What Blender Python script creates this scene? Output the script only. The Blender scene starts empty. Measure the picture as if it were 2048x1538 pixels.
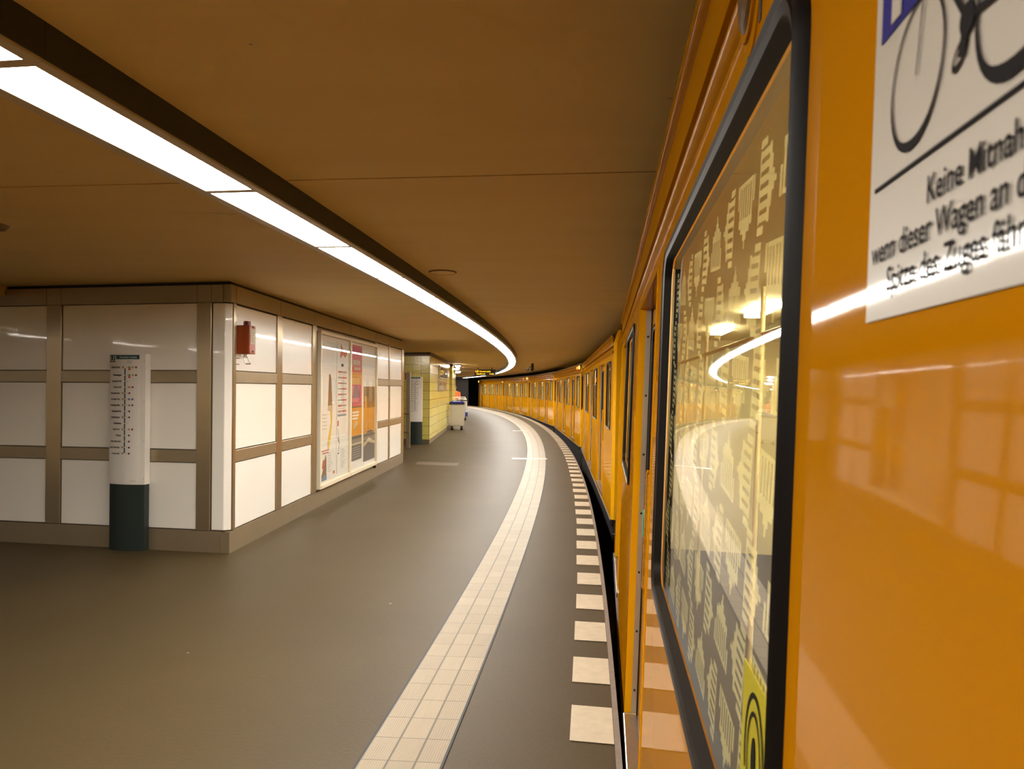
import bpy, bmesh, math, random
from mathutils import Matrix, Vector

SC = bpy.context.scene
COL = SC.collection
rnd = random.Random(7)
R_ = math.radians

# ------------------------------------------------------------------ camera
cam_d = bpy.data.cameras.new('camera')
cam = bpy.data.objects.new('camera', cam_d)
COL.objects.link(cam)
SC.camera = cam
F_PX = 1420.0
EYE = 1.65
cam_d.sensor_width = 36.0
cam_d.lens = 36.0 * F_PX / 2048.0
cam_d.clip_start = 0.02
cam_d.clip_end = 300
cam.matrix_world = (Matrix.Translation((0, 0, EYE)) @
                    Matrix.Rotation(math.pi / 2 + math.atan(8 / F_PX), 4, 'X') @
                    Matrix.Rotation(0.006, 4, 'Z'))
cam_d.dof.use_dof = True
cam_d.dof.focus_distance = 7.0
cam_d.dof.aperture_fstop = 13.0

# ------------------------------------------------------------------ world and exposure
W = bpy.data.worlds.new('world')
SC.world = W
W.use_nodes = True
W.node_tree.nodes['Background'].inputs[0].default_value = (1.0, .8, .55, 1)
W.node_tree.nodes['Background'].inputs[1].default_value = 0.0
SC.view_settings.view_transform = 'Standard'
SC.view_settings.look = 'None'
SC.view_settings.gamma = 1
SC.view_settings.exposure = 1.95
STRIP_LIGHT = 13.2
SC.cycles.max_bounces = 10
SC.cycles.diffuse_bounces = 6
SC.cycles.glossy_bounces = 6
SC.cycles.sample_clamp_indirect = 6.0
SC.cycles.caustics_reflective = False


# ------------------------------------------------------------------ materials
def new_mat(name):
    m = bpy.data.materials.new(name)
    m.use_nodes = True
    return m, m.node_tree.nodes, m.node_tree.links


def mat(name, col, rough=.5, metal=0.0, coat=0.0, vary=.06, scale=6.0, bump=0.0, bscale=40.0,
        emit=None, estr=0.0, spec=.5, coat_rough=.03):
    m, N, L = new_mat(name)
    b = N['Principled BSDF']
    b.inputs['Roughness'].default_value = rough
    b.inputs['Metallic'].default_value = metal
    b.inputs['Coat Weight'].default_value = coat
    b.inputs['Coat Roughness'].default_value = coat_rough
    b.inputs['Specular IOR Level'].default_value = spec
    tc = N.new('ShaderNodeTexCoord')
    nz = N.new('ShaderNodeTexNoise')
    nz.inputs['Scale'].default_value = scale
    nz.inputs['Detail'].default_value = 5
    L.new(tc.outputs['Object'], nz.inputs['Vector'])
    mx = N.new('ShaderNodeMix')
    mx.data_type = 'RGBA'
    mx.inputs['A'].default_value = tuple(c * (1 - vary) for c in col) + (1,)
    mx.inputs['B'].default_value = tuple(min(1, c * (1 + vary)) for c in col) + (1,)
    L.new(nz.outputs['Fac'], mx.inputs['Factor'])
    L.new(mx.outputs['Result'], b.inputs['Base Color'])
    if bump:
        n2 = N.new('ShaderNodeTexNoise')
        n2.inputs['Scale'].default_value = bscale
        n2.inputs['Detail'].default_value = 3
        L.new(tc.outputs['Object'], n2.inputs['Vector'])
        bp = N.new('ShaderNodeBump')
        bp.inputs['Strength'].default_value = bump
        bp.inputs['Distance'].default_value = .01
        L.new(n2.outputs['Fac'], bp.inputs['Height'])
        L.new(bp.outputs['Normal'], b.inputs['Normal'])
        if coat:
            L.new(bp.outputs['Normal'], b.inputs['Coat Normal'])
    if emit:
        b.inputs['Emission Color'].default_value = tuple(emit) + (1,)
        b.inputs['Emission Strength'].default_value = estr
    return m


def floor_mat():
    m, N, L = new_mat('asphalt_floor')
    b = N['Principled BSDF']
    tc = N.new('ShaderNodeTexCoord')
    big = N.new('ShaderNodeTexNoise')
    big.inputs['Scale'].default_value = .9
    big.inputs['Detail'].default_value = 6
    fine = N.new('ShaderNodeTexNoise')
    fine.inputs['Scale'].default_value = 55
    fine.inputs['Detail'].default_value = 4
    vo = N.new('ShaderNodeTexVoronoi')
    vo.inputs['Scale'].default_value = 1.7
    for t in (big, fine, vo):
        L.new(tc.outputs['Object'], t.inputs['Vector'])
    mx = N.new('ShaderNodeMix'); mx.data_type = 'RGBA'
    mx.inputs['A'].default_value = (.064, .042, .016, 1)
    mx.inputs['B'].default_value = (.097, .066, .026, 1)
    L.new(big.outputs['Fac'], mx.inputs['Factor'])
    m2 = N.new('ShaderNodeMix'); m2.data_type = 'RGBA'; m2.blend_type = 'MULTIPLY'
    m2.inputs['Factor'].default_value = .35
    L.new(mx.outputs['Result'], m2.inputs['A'])
    L.new(fine.outputs['Color'], m2.inputs['B'])
    # pale gum spots
    lt = N.new('ShaderNodeMath'); lt.operation = 'LESS_THAN'
    lt.inputs[1].default_value = .018
    L.new(vo.outputs['Distance'], lt.inputs[0])
    m3 = N.new('ShaderNodeMix'); m3.data_type = 'RGBA'
    m3.inputs['B'].default_value = (.26, .22, .18, 1)
    L.new(lt.outputs[0], m3.inputs['Factor'])
    L.new(m2.outputs['Result'], m3.inputs['A'])
    L.new(m3.outputs['Result'], b.inputs['Base Color'])
    b.inputs['Roughness'].default_value = .55
    b.inputs['Specular IOR Level'].default_value = .22
    bp = N.new('ShaderNodeBump')
    bp.inputs['Strength'].default_value = .12
    bp.inputs['Distance'].default_value = .01
    L.new(fine.outputs['Fac'], bp.inputs['Height'])
    L.new(bp.outputs['Normal'], b.inputs['Normal'])
    return m


def ceiling_mat():
    m, N, L = new_mat('ceiling_paint')
    b = N['Principled BSDF']
    tc = N.new('ShaderNodeTexCoord')
    mp = N.new('ShaderNodeMapping')
    mp.inputs['Scale'].default_value = (.5, 2.2, 1)
    L.new(tc.outputs['Object'], mp.inputs['Vector'])
    n1 = N.new('ShaderNodeTexNoise'); n1.inputs['Scale'].default_value = 1.6; n1.inputs['Detail'].default_value = 7
    n2 = N.new('ShaderNodeTexNoise'); n2.inputs['Scale'].default_value = 60; n2.inputs['Detail'].default_value = 3
    L.new(mp.outputs['Vector'], n1.inputs['Vector'])
    L.new(tc.outputs['Object'], n2.inputs['Vector'])
    mx = N.new('ShaderNodeMix'); mx.data_type = 'RGBA'
    mx.inputs['A'].default_value = (.62, .42, .168, 1)
    mx.inputs['B'].default_value = (.71, .515, .215, 1)
    L.new(n1.outputs['Fac'], mx.inputs['Factor'])
    L.new(mx.outputs['Result'], b.inputs['Base Color'])
    b.inputs['Roughness'].default_value = .75
    bp = N.new('ShaderNodeBump'); bp.inputs['Strength'].default_value = .08; bp.inputs['Distance'].default_value = .01
    L.new(n2.outputs['Fac'], bp.inputs['Height'])
    L.new(bp.outputs['Normal'], b.inputs['Normal'])
    return m


def tactile_mat():
    """u counts tiles across (0..3), v counts tiles along"""
    m, N, L = new_mat('tactile_tile')
    b = N['Principled BSDF']
    tc = N.new('ShaderNodeTexCoord')
    sep = N.new('ShaderNodeSeparateXYZ')
    L.new(tc.outputs['UV'], sep.inputs[0])

    def mth(op, a, v=None, c=None):
        n = N.new('ShaderNodeMath'); n.operation = op
        for i, s in enumerate((a, v, c)):
            if s is None: continue
            if isinstance(s, (int, float)): n.inputs[i].default_value = s
            else: L.new(s, n.inputs[i])
        return n.outputs[0]
    u, v = sep.outputs[0], sep.outputs[1]
    fu, fv = mth('FRACT', u), mth('FRACT', v)
    eu = mth('MINIMUM', fu, mth('SUBTRACT', 1.0, fu))
    ev = mth('MINIMUM', fv, mth('SUBTRACT', 1.0, fv))
    gr = mth('MAXIMUM', mth('LESS_THAN', eu, .04), mth('LESS_THAN', ev, .012))
    cmb = N.new('ShaderNodeCombineXYZ')
    L.new(mth('FLOOR', u), cmb.inputs[0]); L.new(mth('FLOOR', v), cmb.inputs[1])
    wn = N.new('ShaderNodeTexWhiteNoise'); wn.noise_dimensions = '2D'
    L.new(cmb.outputs[0], wn.inputs['Vector'])
    nz = N.new('ShaderNodeTexNoise'); nz.inputs['Scale'].default_value = 9; nz.inputs['Detail'].default_value = 5
    L.new(tc.outputs['Object'], nz.inputs['Vector'])
    fac = mth('ADD', mth('MULTIPLY', wn.outputs['Value'], .6), mth('MULTIPLY', nz.outputs['Fac'], .5))
    mx = N.new('ShaderNodeMix'); mx.data_type = 'RGBA'
    mx.inputs['A'].default_value = (.245, .192, .122, 1)
    mx.inputs['B'].default_value = (.325, .258, .165, 1)
    L.new(fac, mx.inputs['Factor'])
    rib = mth('SINE', mth('MULTIPLY', u, 2 * math.pi * 11))
    m1 = N.new('ShaderNodeMix'); m1.data_type = 'RGBA'
    m1.inputs['B'].default_value = (.22, .17, .11, 1)
    L.new(mth('MULTIPLY', mth('LESS_THAN', rib, -.75), .35), m1.inputs['Factor'])
    L.new(mx.outputs['Result'], m1.inputs['A'])
    m2 = N.new('ShaderNodeMix'); m2.data_type = 'RGBA'
    m2.inputs['B'].default_value = (.09, .07, .045, 1)
    L.new(gr, m2.inputs['Factor'])
    L.new(m1.outputs['Result'], m2.inputs['A'])
    L.new(m2.outputs['Result'], b.inputs['Base Color'])
    b.inputs['Roughness'].default_value = .45
    bp = N.new('ShaderNodeBump'); bp.inputs['Strength'].default_value = .35; bp.inputs['Distance'].default_value = .004
    L.new(mth('SUBTRACT', mth('MULTIPLY', rib, .5), mth('MULTIPLY', gr, 2.0)), bp.inputs['Height'])
    L.new(bp.outputs['Normal'], b.inputs['Normal'])
    return m


def tile_mat():
    """glazed yellow wall tiles, uv in metres"""
    m, N, L = new_mat('yellow_glazed_tile')
    b = N['Principled BSDF']
    tc = N.new('ShaderNodeTexCoord')
    br = N.new('ShaderNodeTexBrick')
    br.offset = 0.0
    br.inputs['Scale'].default_value = 1.0
    br.inputs['Brick Width'].default_value = .26
    br.inputs['Row Height'].default_value = .26
    br.inputs['Mortar Size'].default_value = .005
    br.inputs['Color1'].default_value = (.82, .71, .17, 1)
    br.inputs['Color2'].default_value = (.88, .78, .23, 1)
    br.inputs['Mortar'].default_value = (.26, .18, .05, 1)
    L.new(tc.outputs['UV'], br.inputs['Vector'])
    L.new(br.outputs['Color'], b.inputs['Base Color'])
    nz = N.new('ShaderNodeTexNoise'); nz.inputs['Scale'].default_value = 14; nz.inputs['Detail'].default_value = 2
    L.new(tc.outputs['UV'], nz.inputs['Vector'])
    bp = N.new('ShaderNodeBump'); bp.inputs['Strength'].default_value = .3; bp.inputs['Distance'].default_value = .01
    L.new(nz.outputs['Fac'], bp.inputs['Height'])
    L.new(bp.outputs['Normal'], b.inputs['Normal'])
    b.inputs['Roughness'].default_value = .18
    return m


def glass_mat(name, tint, refl_col=(1, 1, 1)):
    m, N, L = new_mat(name)
    N.remove(N['Principled BSDF'])
    out = N['Material Output']
    tr = N.new('ShaderNodeBsdfTransparent'); tr.inputs[0].default_value = tint + (1,)
    gl = N.new('ShaderNodeBsdfGlossy'); gl.inputs['Roughness'].default_value = .015
    gl.inputs['Color'].default_value = refl_col + (1,)
    # two-sided Fresnel curve, the same from either side of the thin pane
    ge = N.new('ShaderNodeNewGeometry')
    dt = N.new('ShaderNodeVectorMath'); dt.operation = 'DOT_PRODUCT'
    L.new(ge.outputs['Incoming'], dt.inputs[0]); L.new(ge.outputs['Normal'], dt.inputs[1])
    last = dt.outputs['Value']
    for op, v, swap in (('ABSOLUTE', None, False), ('SUBTRACT', 1.0, True), ('POWER', 5.0, False), ('MULTIPLY', .90, False), ('ADD', .06, False)):
        q = N.new('ShaderNodeMath'); q.operation = op
        L.new(last, q.inputs[1 if swap else 0])
        if v is not None: q.inputs[0 if swap else 1].default_value = v
        last = q.outputs[0]
    mx = N.new('ShaderNodeMixShader')
    L.new(last, mx.inputs[0]); L.new(tr.outputs[0], mx.inputs[1]); L.new(gl.outputs[0], mx.inputs[2])
    L.new(mx.outputs[0], out.inputs['Surface'])
    return m


def film_mat():
    m, N, L = new_mat('frosted_window_print')
    N.remove(N['Principled BSDF'])
    out = N['Material Output']
    tr = N.new('ShaderNodeBsdfTransparent'); tr.inputs[0].default_value = (.97, .95, .85, 1)
    df = N.new('ShaderNodeBsdfDiffuse'); df.inputs[0].default_value = (.85, .80, .55, 1)
    tl = N.new('ShaderNodeBsdfTranslucent'); tl.inputs[0].default_value = (.85, .80, .55, 1)
    a = N.new('ShaderNodeAddShader')
    L.new(df.outputs[0], a.inputs[0]); L.new(tl.outputs[0], a.inputs[1])
    mx = N.new('ShaderNodeMixShader'); mx.inputs[0].default_value = .27
    L.new(tr.outputs[0], mx.inputs[1]); L.new(a.outputs[0], mx.inputs[2])
    L.new(mx.outputs[0], out.inputs['Surface'])
    return m


def emis(name, col, s):
    m, N, L = new_mat(name)
    N.remove(N['Principled BSDF'])
    e = N.new('ShaderNodeEmission')
    e.inputs[0].default_value = col + (1,)
    e.inputs[1].default_value = s
    L.new(e.outputs[0], N['Material Output'].inputs['Surface'])
    return m


M = dict(
    floor=floor_mat(), ceiling=ceiling_mat(), tactile=tactile_mat(), tile=tile_mat(),
    mark=mat('cream_floor_paint', (.53, .445, .31), .55, vary=.2, scale=14),
    kerb=mat('granite_kerb', (.22, .17, .13), .6, vary=.25, scale=30),
    conc=mat('dark_concrete', (.035, .028, .024), .9, vary=.3, scale=3),
    tunnel=mat('tunnel_wall', (.013, .010, .009), .85, vary=.3, scale=2),
    wallc=mat('cream_wall', (.62, .52, .36), .7, vary=.1, scale=2),
    ballast=mat('track_ballast', (.02, .017, .014), .95, vary=.5, scale=25, bump=.8, bscale=30),
    rail=mat('rail_steel', (.2, .18, .16), .35, metal=1),
    white=mat('white_enamel', (.92, .89, .82), .25, coat_rough=.035, coat=.6, vary=.02, scale=1.2, bump=.012, bscale=2.5),
    steel=mat('bronze_steel', (.38, .305, .20), .34, metal=.65, vary=.08, scale=3),
    poststeel=mat('polished_bronze_steel', (.50, .40, .26), .24, metal=.85, vary=.06, scale=3),
    steel2=mat('brushed_steel', (.55, .50, .42), .3, metal=1, vary=.06, scale=3),
    cream=mat('cream_lacquer', (.74, .66, .50), .4, vary=.04),
    black=mat('black_gap', (.012, .01, .009), .6),
    rubber=mat('black_rubber', (.007, .005, .004), .42, vary=.1, spec=.13),
    orange=mat('traffic_yellow_paint_shaded', (.41, .158, .0012), .4, coat=.55, coat_rough=.045, vary=.02, scale=2, bump=.006, bscale=3.0, spec=.0),  # base colour darkened to stand in for shade on the nearest car
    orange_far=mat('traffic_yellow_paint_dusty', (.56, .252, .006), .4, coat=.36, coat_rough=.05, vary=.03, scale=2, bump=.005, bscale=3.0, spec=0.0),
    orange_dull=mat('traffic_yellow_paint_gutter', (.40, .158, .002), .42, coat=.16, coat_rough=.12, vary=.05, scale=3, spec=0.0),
    yellow=mat('yellow_end_and_lit_jamb_paint', (.84, .42, .006), .35, coat=.4, spec=.0, vary=.02, scale=2),
    under=mat('dark_underframe', (.022, .018, .018), .5, vary=.3, scale=8),
    alu=mat('aluminium', (.60, .55, .47), .35, metal=.9, vary=.1, scale=12),
    screw=mat('dark_screw', (.05, .04, .03), .4, metal=.6),
    sill=mat('worn_steel_sill', (.52, .47, .42), .32, metal=1, vary=.15, scale=18),
    lining=mat('beige_interior', (.74, .68, .50), .5, vary=.04),
    seat=mat('patterned_seat', (.16, .15, .16), .8, vary=.6, scale=30),
    chrome=mat('chrome', (.8, .78, .74), .12, metal=1),
    pole=mat('pale_pole', (.74, .66, .42), .3),
    inglow=emis('carriage_lamp', (1.0, .87, .57), 20.0),
    glass=glass_mat('window_glass', (.80, .80, .66)),
    clear=glass_mat('case_glass', (.97, .97, .95)),
    film=film_mat(),
    strip=emis('strip_light', (1.0, .955, .88), STRIP_LIGHT),
    lamp=emis('warm_lamp', (1.0, .90, .72), 24.0),
    amber=emis('amber_lamp', (1.0, .42, .05), 1.8),
    redlamp=emis('red_orange_lamp', (1.0, .16, .03), .7),
    led=emis('amber_led', (1.0, .50, .02), .42),
    housing=mat('dark_green_housing', (.022, .024, .016), .5, vary=.1),
    lip=mat('beige_housing_lip', (.50, .42, .30), .45, vary=.05),
    dgreen=mat('dark_green_base', (.020, .030, .028), .32, vary=.08),
    teal=mat('teal_header', (.010, .075, .085), .4),
    print_k=mat('black_print', (.010, .008, .008), .7, spec=.08),
    print_w=mat('white_print', (.80, .78, .72), .6),
    print_g=mat('grey_print', (.30, .28, .26), .6),
    lineblue=mat('line_blue', (.06, .10, .13), .5),
    ocher=mat('ochre_print', (.50, .27, .05), .5),
    purple=mat('purple_print', (.16, .03, .12), .5),
    pgreen=mat('green_print', (.16, .24, .08), .5),
    pred=mat('red_print', (.50, .06, .03), .5),
    pink=mat('magenta_print', (.55, .06, .14), .5, vary=.3, scale=12),
    porange=mat('orange_print', (.60, .26, .03), .5, vary=.15, scale=6),
    pbrown=mat('brown_print', (.20, .09, .03), .5, vary=.3, scale=8),
    pgrey=mat('dark_grey_print', (.10, .085, .07), .5, vary=.4, scale=20),
    pyellow=mat('yellow_print', (.75, .50, .06), .5),
    pblue=mat('blue_print', (.12, .22, .36), .5, vary=.2, scale=20),
    paper=mat('white_paper', (.80, .77, .72), .6, vary=.03),
    redbox=mat('red_enamel', (.31, .050, .007), .35, vary=.06),
    redcap=mat('dark_red_cap', (.16, .006, .006), .2, coat=.8),
    stick_y=mat('yellow_sticker', (.36, .30, .006), .45, spec=.2),
    stick_w=mat('sticker_white', (.47, .42, .345), .4, spec=.2, coat_rough=.06, coat=.5, vary=.02),
    stick_b=mat('sticker_blue', (.010, .008, .14), .5, spec=.1),
    cart=mat('grey_plastic', (.52, .49, .43), .45, vary=.06),
    cartw=mat('white_plastic', (.75, .72, .66), .4, vary=.04),
    blueb=mat('blue_bag', (.02, .03, .25), .35, vary=.3, scale=12),
    vest=mat('orange_vest', (.85, .16, .03), .6, vary=.1, scale=12),
    trousers=mat('black_trousers', (.015, .015, .018), .8),
    skin=mat('skin', (.55, .32, .20), .5),
    hair=mat('dark_hair', (.03, .02, .012), .6),
    greenb=mat('green_button', (.03, .32, .20), .4),
    plinth=mat('grey_tile_plinth', (.20, .155, .10), .5, vary=.1, scale=8),
    cornice=mat('brown_cornice', (.16, .09, .035), .6, vary=.1),
    lens=mat('amber_lens', (.10, .05, .010), .45, coat=0, spec=.1),
    darkglass=mat('dark_windscreen', (.010, .009, .008), .05, coat=1.0),
    wheel=mat('black_wheel', (.012, .012, .012), .5),
    patch=mat('floor_patch', (.125, .095, .06), .55, vary=.15, scale=12),
)


_n, _l = M['poststeel'].node_tree.nodes, M['poststeel'].node_tree.links
_t = _n.new('ShaderNodeTangent'); _t.direction_type = 'UV_MAP'; _t.uv_map = 'UVMap'
_p = _n['Principled BSDF']
_p.inputs['Anisotropic'].default_value = .85
_p.inputs['Roughness'].default_value = .32
_l.new(_t.outputs[0], _p.inputs['Tangent'])


for _m in ('orange_dull', 'orange_far', 'orange', 'yellow'):
    M[_m].node_tree.nodes['Principled BSDF'].inputs['Specular Tint'].default_value = (1, .55, .10, 1)
    M[_m].node_tree.nodes['Principled BSDF'].inputs['Coat Tint'].default_value = (1, .96, .9, 1)


# ------------------------------------------------------------------ mesh builder
class MB:
    def __init__(self, mx=None):
        self.v, self.f, self.uv = [], [], []
        self.mx = mx or Matrix()

    def face(self, pts, uvs=None):
        i = len(self.v)
        self.v += [self.mx @ Vector(p) for p in pts]
        self.f.append(tuple(range(i, i + len(pts))))
        self.uv += list(uvs) if uvs else [(p[0], p[2]) for p in pts]
        return self

    def box(self, x0, x1, y0, y1, z0, z1):
        p = [(x, y, z) for z in (z0, z1) for y in (y0, y1) for x in (x0, x1)]
        for q in ((0, 2, 3, 1), (4, 5, 7, 6), (0, 1, 5, 4), (2, 6, 7, 3), (0, 4, 6, 2), (1, 3, 7, 5)):
            pts = [p[k] for k in q]
            if q in ((0, 4, 6, 2), (1, 3, 7, 5)):
                self.face(pts, [(a[1], a[2]) for a in pts])
            elif q in ((0, 2, 3, 1), (4, 5, 7, 6)):
                self.face(pts, [(a[0], a[1]) for a in pts])
            else:
                self.face(pts)
        return self

    def loft(self, rings, cap=True, close=True):
        n = len(rings[0])
        b = len(self.v)
        for r in rings:
            self.v += [self.mx @ Vector(p) for p in r]
        for k in range(len(rings) - 1):
            for i in range(n if close else n - 1):
                j = (i + 1) % n
                a = b + k * n
                self.f.append((a + i, a + j, a + n + j, a + n + i))
                self.uv += [(0, 0)] * 4
        if cap:
            self.f.append(tuple(b + i for i in reversed(range(n))))
            self.uv += [(0, 0)] * n
            self.f.append(tuple(b + (len(rings) - 1) * n + i for i in range(n)))
            self.uv += [(0, 0)] * n
        return self

    def tube(self, p0, p1, r0, r1=None, n=14):
        p0, p1 = Vector(p0), Vector(p1)
        r1 = r0 if r1 is None else r1
        d = (p1 - p0).normalized()
        a = d.orthogonal().normalized()
        b = d.cross(a)
        ring = lambda c, r: [c + (a * math.cos(t) + b * math.sin(t)) * r for t in [2 * math.pi * k / n for k in range(n)]]
        return self.loft([ring(p0, r0), ring(p1, r1)])

    def path(self, pts, r, n=10):
        for a, b in zip(pts, pts[1:]):
            self.tube(a, b, r, n=n)
        return self

    def prism(self, poly, y0, y1):
        """poly in x,z extruded along y"""
        return self.loft([[(x, y0, z) for x, z in poly], [(x, y1, z) for x, z in poly]])

    def build(self, name, m, parent=None, smooth=False, bevel=0, world=False):
        me = bpy.data.meshes.new(name)
        me.from_pydata([tuple(p) for p in self.v], [], self.f)
        ul = me.uv_layers.new(name='UVMap')
        flat = [c for t in self.uv for c in t]
        if len(flat) == len(ul.data) * 2:
            ul.data.foreach_set('uv', flat)
        me.materials.append(m)
        bm = bmesh.new(); bm.from_mesh(me)
        bmesh.ops.remove_doubles(bm, verts=bm.verts, dist=1e-5)
        bmesh.ops.recalc_face_normals(bm, faces=bm.faces)
        bm.to_mesh(me); bm.free()
        if smooth:
            for p in me.polygons: p.use_smooth = True
            me.set_sharp_from_angle(angle=R_(40))
        o = bpy.data.objects.new(name, me)
        COL.objects.link(o)
        if parent: o.parent = parent
        if bevel:
            bv = o.modifiers.new('bevel', 'BEVEL'); bv.width = bevel; bv.segments = 2; bv.limit_method = 'ANGLE'
        return o


def tag(o, label, cat, group=None, kind=None):
    if label: o['label'] = label
    if cat: o['category'] = cat
    if group: o['group'] = group
    if kind: o['kind'] = kind
    return o


def empty(name, loc=(0, 0, 0), rz=0, label=None, cat=None, group=None, rx=0):
    o = bpy.data.objects.new(name, None)
    o.empty_display_size = .2
    COL.objects.link(o)
    o.location = loc
    o.rotation_euler = (rx, 0, rz)
    return tag(o, label, cat, group)


def structure(o):
    o['kind'] = 'structure'
    return o


def lab(o, s):
    o['label'] = s
    return o


def rrect(x0, x1, z0, z1, r, n=6):
    pts = []
    for cx, cz, a0 in ((x1 - r, z1 - r, 0), (x0 + r, z1 - r, 90), (x0 + r, z0 + r, 180), (x1 - r, z0 + r, 270)):
        for k in range(n + 1):
            a = R_(a0 + 90 * k / n)
            pts.append((cx + r * math.cos(a), cz + r * math.sin(a)))
    return pts


def text_mesh(name, body, size, mx, m, parent, align='LEFT', space=1.0, width=1.0, bend=None, line=1.0, bold=0.0):
    cu = bpy.data.curves.new(name, 'FONT')
    cu.body = body; cu.size = size; cu.align_x = align
    cu.space_character = space; cu.space_line = line
    cu.offset = bold
    cu.resolution_u = 3
    t = bpy.data.objects.new(name + '_tmp', cu)
    COL.objects.link(t)
    bpy.context.view_layer.update()
    dg = bpy.context.evaluated_depsgraph_get()
    me = bpy.data.meshes.new_from_object(t.evaluated_get(dg))
    bpy.data.objects.remove(t)
    me.name = name
    for v in me.vertices:
        p = Vector((v.co.x * width, 0, v.co.y))       # lettering stands in local x,z
        p = mx @ p
        if bend: p = bend(p)
        v.co = p
    me.materials.clear(); me.materials.append(m)
    o = bpy.data.objects.new(name, me)
    COL.objects.link(o)
    if parent: o.parent = parent
    return o


# ------------------------------------------------------------------ curves of the platform
EDGE = (-181.26, 23.49, 182.888)
SLC = (-168.147, 22.541, 168.601)
SRC = (-176.615, 24.229, 177.578)
LGT = (-182.0, 25.5, 182.0)
CEIL = 2.70


def on(c, y, off=0.0):
    return c[0] + math.sqrt((c[2] + off) ** 2 - (y - c[1]) ** 2)


YS = [-14 + k for k in range(0, 90)]
YF = [-14 + .25 * k for k in range(0, 90 * 4 - 3)]

# platform floor
b = MB()
for a, c in zip(YF, YF[1:]):
    xa, xc = on(EDGE, a), on(EDGE, c)
    b.face([(-14, a, 0), (xa, a, 0), (xc, c, 0), (-14, c, 0)])
    b.face([(xa, a, 0), (xa, a, -1.05), (xc, c, -1.05), (xc, c, 0)])
floor = structure(b.build('floor', M['floor']))
# kerb line at the edge
b = MB()
for a, c in zip(YF, YF[1:]):
    b.face([(on(EDGE, a, -.024), a, .003), (on(EDGE, a, .004), a, .003), (on(EDGE, c, .004), c, .003), (on(EDGE, c, -.024), c, .003)])
    b.face([(on(EDGE, a, .004), a, .003), (on(EDGE, a, .004), a, -.12), (on(EDGE, c, .004), c, -.12), (on(EDGE, c, .004), c, .003)])
lab(b.build('edge_kerb', M['kerb'], floor), 'narrow brown stone kerb at the platform edge')
# painted blocks
b = MB()
s = -2.7
k = 0
while s < 62:
    y0 = 3.30 + .667 * (k - 9)
    y1 = y0 + .375
    if y0 > 64: break
    if y0 > -3:
        j = rnd.uniform(-.006, .006)
        P = []
        for y, off in ((y0, -.232 + j), (y0, -.026), (y1, -.026), (y1, -.232 + j)):
            yy = y + (.0 if off > -.1 else .035)
            P.append((on(EDGE, yy, off), yy, .004))
        b.face(P)
    k += 1
    s = y0
lab(b.build('edge_marking', M['mark'], floor), 'row of cream painted blocks along the platform edge')
# tactile strip
b = MB()
v = 0.0
for a, c in zip(YF, YF[1:]):
    dv = math.hypot(c - a, on(SLC, c) - on(SLC, a)) / .205
    b.face([(on(SLC, a), a - .02, .004), (on(SRC, a), a - .05, .004), (on(SRC, c), c - .05, .004), (on(SLC, c), c - .02, .004)],
           [(0, v), (3, v), (3, v + dv), (0, v + dv)])
    v += dv
lab(b.build('tactile_strip', M['tactile'], floor), 'curving strip of ribbed cream guide tiles, three tiles wide')
b = MB()
for side, c, o0, o1 in ((0, SLC, -.008, .004), (1, SRC, -.004, .008)):
    for a, d in zip(YF, YF[1:]):
        b.face([(on(c, a, o0), a, .0045), (on(c, a, o1), a, .0045), (on(c, d, o1), d, .0045), (on(c, d, o0), d, .0045)])
b.build('joint_line', M['black'], floor)
# expansion joint plates and a repair patch
for y0, y1, x0, x1 in ((16.55, 16.85, .01, .83),):
    MB().box(x0, x1, y0, y1 - .02, 0, .006).build('joint_plate', M['cart'], floor)
MB().box(.03, .62, 27.6, 27.85, 0, .006).build('joint_plate', M['mark'], floor)
MB().face([(-2.1, 15.9, .003), (-1.14, 15.65, .003), (-1.16, 15.05, .003), (-2.08, 15.3, .003)]).build('repair_patch', M['patch'], floor)

# track bed, rails
b = MB()
b.face([(0, -14, -1.05), (14, -14, -1.05), (14, 75, -1.05), (-9, 75, -1.05), (-9, 40, -1.05)])
structure(b.build('trim_1', M['ballast']))
for off in (.75, 2.19):
    b = MB()
    for a, c in zip(YS, YS[1:]):
        x0, x1 = on(EDGE, a, off), on(EDGE, c, off)
        b.loft([[(x0 - .035, a, -1.05), (x0 + .035, a, -1.05), (x0 + .035, a, -.9), (x0 - .035, a, -.9)],
                [(x1 - .035, c, -1.05), (x1 + .035, c, -1.05), (x1 + .035, c, -.9), (x1 - .035, c, -.9)]])
    structure(b.build('trim_2', M['rail']))

# ceiling: two slabs with a dark joint between
jA, jB = Vector((-2.722, 3.761)), Vector((.707, 3.416))
jd = (jB - jA).normalized()


def joint_y(x, off=0):
    return jA.y + (x - jA.x) * jd.y / jd.x + off


b = MB()
XR = 3.6
for lo in (True, False):
    o = -.009 if lo else .009
    if lo:
        poly = [(-14, -14), (XR + 1.5, -14), (XR + 1.5, joint_y(XR + 1.5, o)), (-14, joint_y(-14, o))]
    else:
        poly = [(-14, joint_y(-14, o)), (XR + 1.5, joint_y(XR + 1.5, o)), (XR + 1.5, 76), (-14, 76)]
    b.loft([[(x, y, CEIL) for x, y in poly], [(x, y, CEIL + .25) for x, y in poly]])
ceiling = structure(b.build('ceiling', M['ceiling']))
MB().box(-14, XR + 1.5, 3, 5.2, CEIL + .06, CEIL + .2).build('joint_shadow_gap', M['black'], ceiling)
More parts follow.
